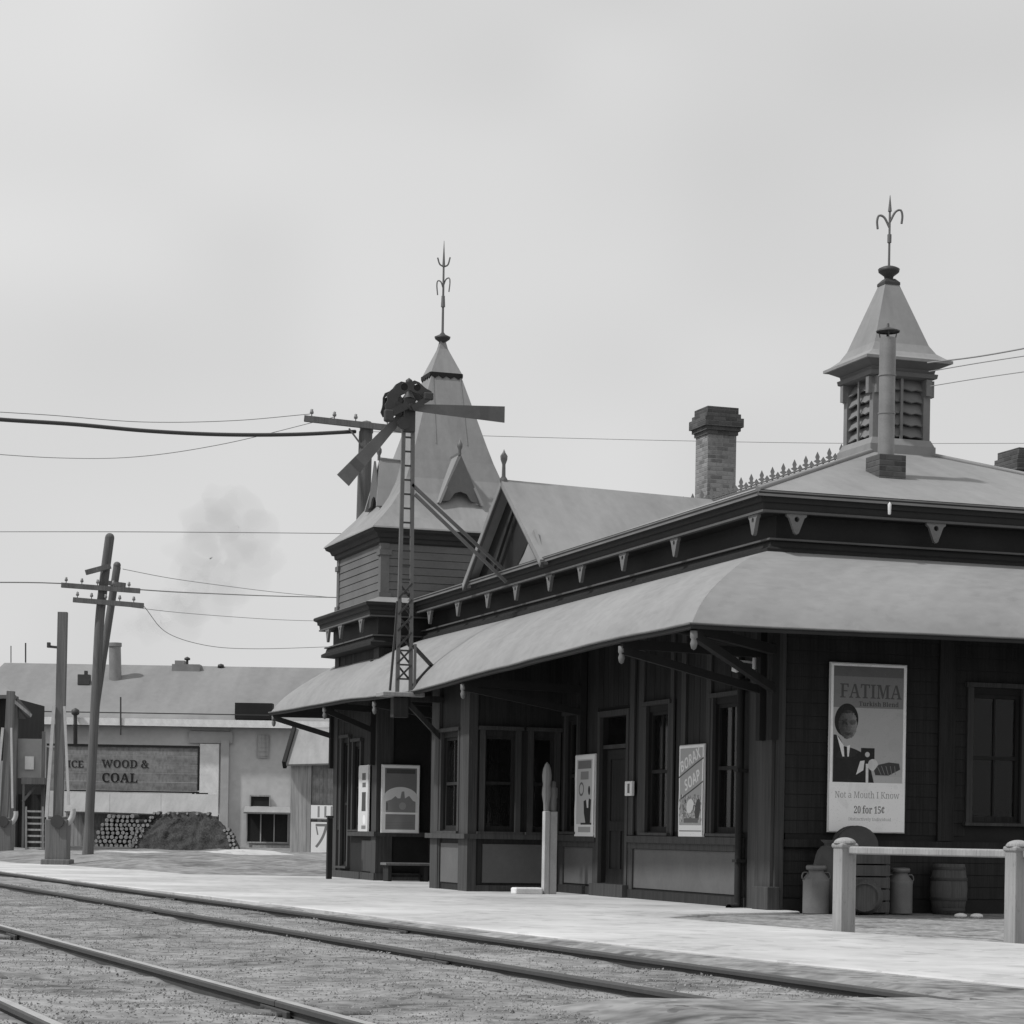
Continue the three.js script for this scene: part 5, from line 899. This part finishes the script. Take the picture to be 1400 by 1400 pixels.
{
  const h = yardThing('dark_house', 'dark house with a low hipped roof cut by the left edge', 'house', -20, 74);
  const R = h.R;
  mesh('wall', [h.rect(-190, 16, 952, 1175, -5, 0)], M.body2, h);
  mesh('roof', [slab([R(-200, 950, 0.5), R(21, 950, 0.5), R(-70, 895, -2.5), R(-200, 895, -2.5)], 0.12), slab([R(21, 950, 0.5), R(44, 976, -2.0), R(-40, 900, -2.5), R(-70, 895, -2.5)], 0.12)], M.factoryRoof, h);
  mesh('eaves_soffit', [slab([R(-200, 951.5, 0.45), R(18, 951.5, 0.45), R(18, 956, -0.1), R(-200, 956, -0.1)].reverse(), 0.03), slab([R(16, 953, 0.3), R(44, 977, 0.0), R(38, 979, -0.6), R(16, 979, -0.6)], 0.1)], M.shedWood, h);
  mesh('corner_post', h.rect(14, 22, 952, 1175, 0.002, 0.2), M.pole, h);
  for (let i = 0; i < 4; i++) mesh('wall_board', h.rect(-60 + i * 18.5, -42.5 + i * 18.5, 1040, 1175, 0.002, 0.04), M.shedWood, h);
  const s = yardThing('wooden_staircase', 'grey wooden stairs with a landing, left of the upright crossing gate', 'staircase', 48, 72);
  for (let i = 0; i < 8; i++) mesh('tread', s.rect(36, 58, 1108 + i * 8.4, 1110.5 + i * 8.4, -0.9 + i * 0.2, -0.62 + i * 0.2), M.shedWood, s);
  mesh('stringer', [bar(s.R(35.5, 1106, -0.8), s.R(35.5, 1174, 0.9), 0.06, 0.2), bar(s.R(58.5, 1106, -0.8), s.R(58.5, 1174, 0.9), 0.06, 0.2)], M.pole, s);
  mesh('landing', [s.rect(29, 60, 1063, 1072, -1.9, -0.8), s.rect(30, 33, 1072, 1172, -1.8, -1.7), s.rect(56, 60, 1000, 1172, -1.8, -1.7)], M.pole, s); mesh('landing_brace', bar(s.R(31, 1096, -1.6), s.R(50, 1073, -1.6), 0.06, 0.08), M.pole, s);
  mesh('stair_wall', [s.rect(24, 60, 1086, 1172, -2.2, -2.0)], M.body, s);
  mesh('stair_window', s.rect(34, 46, 1034, 1052, -2.1, -2.04), M.white, s); mesh('upper_wall', s.rect(22, 62, 1010, 1064, -2.3, -2.12), M.factoryWallDark, s);
  const c = yardThing('stone_heap', 'small heap of pale stones beside the foot of the stairs', 'heap', 48, 66), rr = rngOf(9), gg = [];
  for (let i = 0; i < 26; i++) { const a = rr() * 6.3, q = Math.sqrt(rr()) * 0.26, st = new THREE.IcosahedronGeometry(0.05 + 0.04 * rr(), 0); st.scale(1, 0.7, 1); st.translate(q * 1.4 * Math.cos(a), 0.02 + 0.2 * Math.max(0, 0.26 - q), q * Math.sin(a)); gg.push(st); }
  const hp = mesh('stones', gg, M.whitewash, c); hp.userData.kind = 'stuff';
}
for (const [px, d, y, s, label] of [[140, 68, 0.06, 1.6, 'pale low heap of sand in front of the log stack'], [280, 70, 0.12, 1.9, 'pale low heap of sand in front of the coal heap']]) {
  const B = foot(px + 45, d, y), g = new THREE.SphereGeometry(1, 22, 8, 0, 7, 0, Math.PI / 2), P = g.attributes.position, nz = latticeNoise(8, 8, px);
  for (let i = 0; i < P.count; i++) { const k = 0.8 + 0.4 * nz(P.getX(i) * 2 + 4, P.getZ(i) * 2 + 4); P.setXYZ(i, P.getX(i) * s * k, P.getY(i) * 0.2 * k, P.getZ(i) * 0.8 * k); }
  g.computeVertexNormals(); const o = mesh('sand_heap', g.translate(B.x, B.y, B.z), M.platform, scene); tag(o, label, 'heap');
}
{ // thin coal smoke drifting off the factory chimney
  const r = rngOf(40), g = [];
  const m = new THREE.MeshPhysicalMaterial({ color: 0xffffff, transmission: 1, roughness: 0, ior: 1.0, specularIntensity: 0, thickness: 2, attenuationColor: new THREE.Color().setRGB(0.9, 0.9, 0.9), attenuationDistance: 2.7 });
    for (const [x, y, R] of [[160, 868, 7], [170, 860, 9], [184, 852, 13], [205, 845, 19], [228, 830, 24], [252, 806, 28], [275, 780, 36], [310, 752, 40], [284, 722, 46], [325, 706, 38], [300, 690, 30], [240, 838, 34], [290, 815, 44], [330, 780, 48], [345, 735, 40], [200, 858, 20], [262, 755, 40]]) { const p = at(x, y, 95 + (876 - y) * 0.16), g0 = new THREE.SphereGeometry(R * 0.03, 24, 16), P = g0.attributes.position, nz = latticeNoise(9, 9, Math.round(x)); for (let q = 0; q < P.count; q++) { const k = 0.55 + 0.9 * nz(P.getX(q) / R * 60 + 4, P.getY(q) / R * 60 + P.getZ(q) / R * 40 + 4); P.setXYZ(q, P.getX(q) * k * 1.15, P.getY(q) * k, P.getZ(q) * k); } g0.computeVertexNormals(); g0.translate(p.x, p.y, p.z + g.length * 0.02); g.push(g0); }
  const o = mesh('smoke', g, m, scene); o.userData.kind = 'stuff'; tag(o, 'faint grey smoke drifting up from the factory chimney', 'smoke');
}

scene.traverse((o) => { if (o.isMesh) { o.castShadow = true; o.receiveShadow = true; } });
renderer.render(scene, camera);
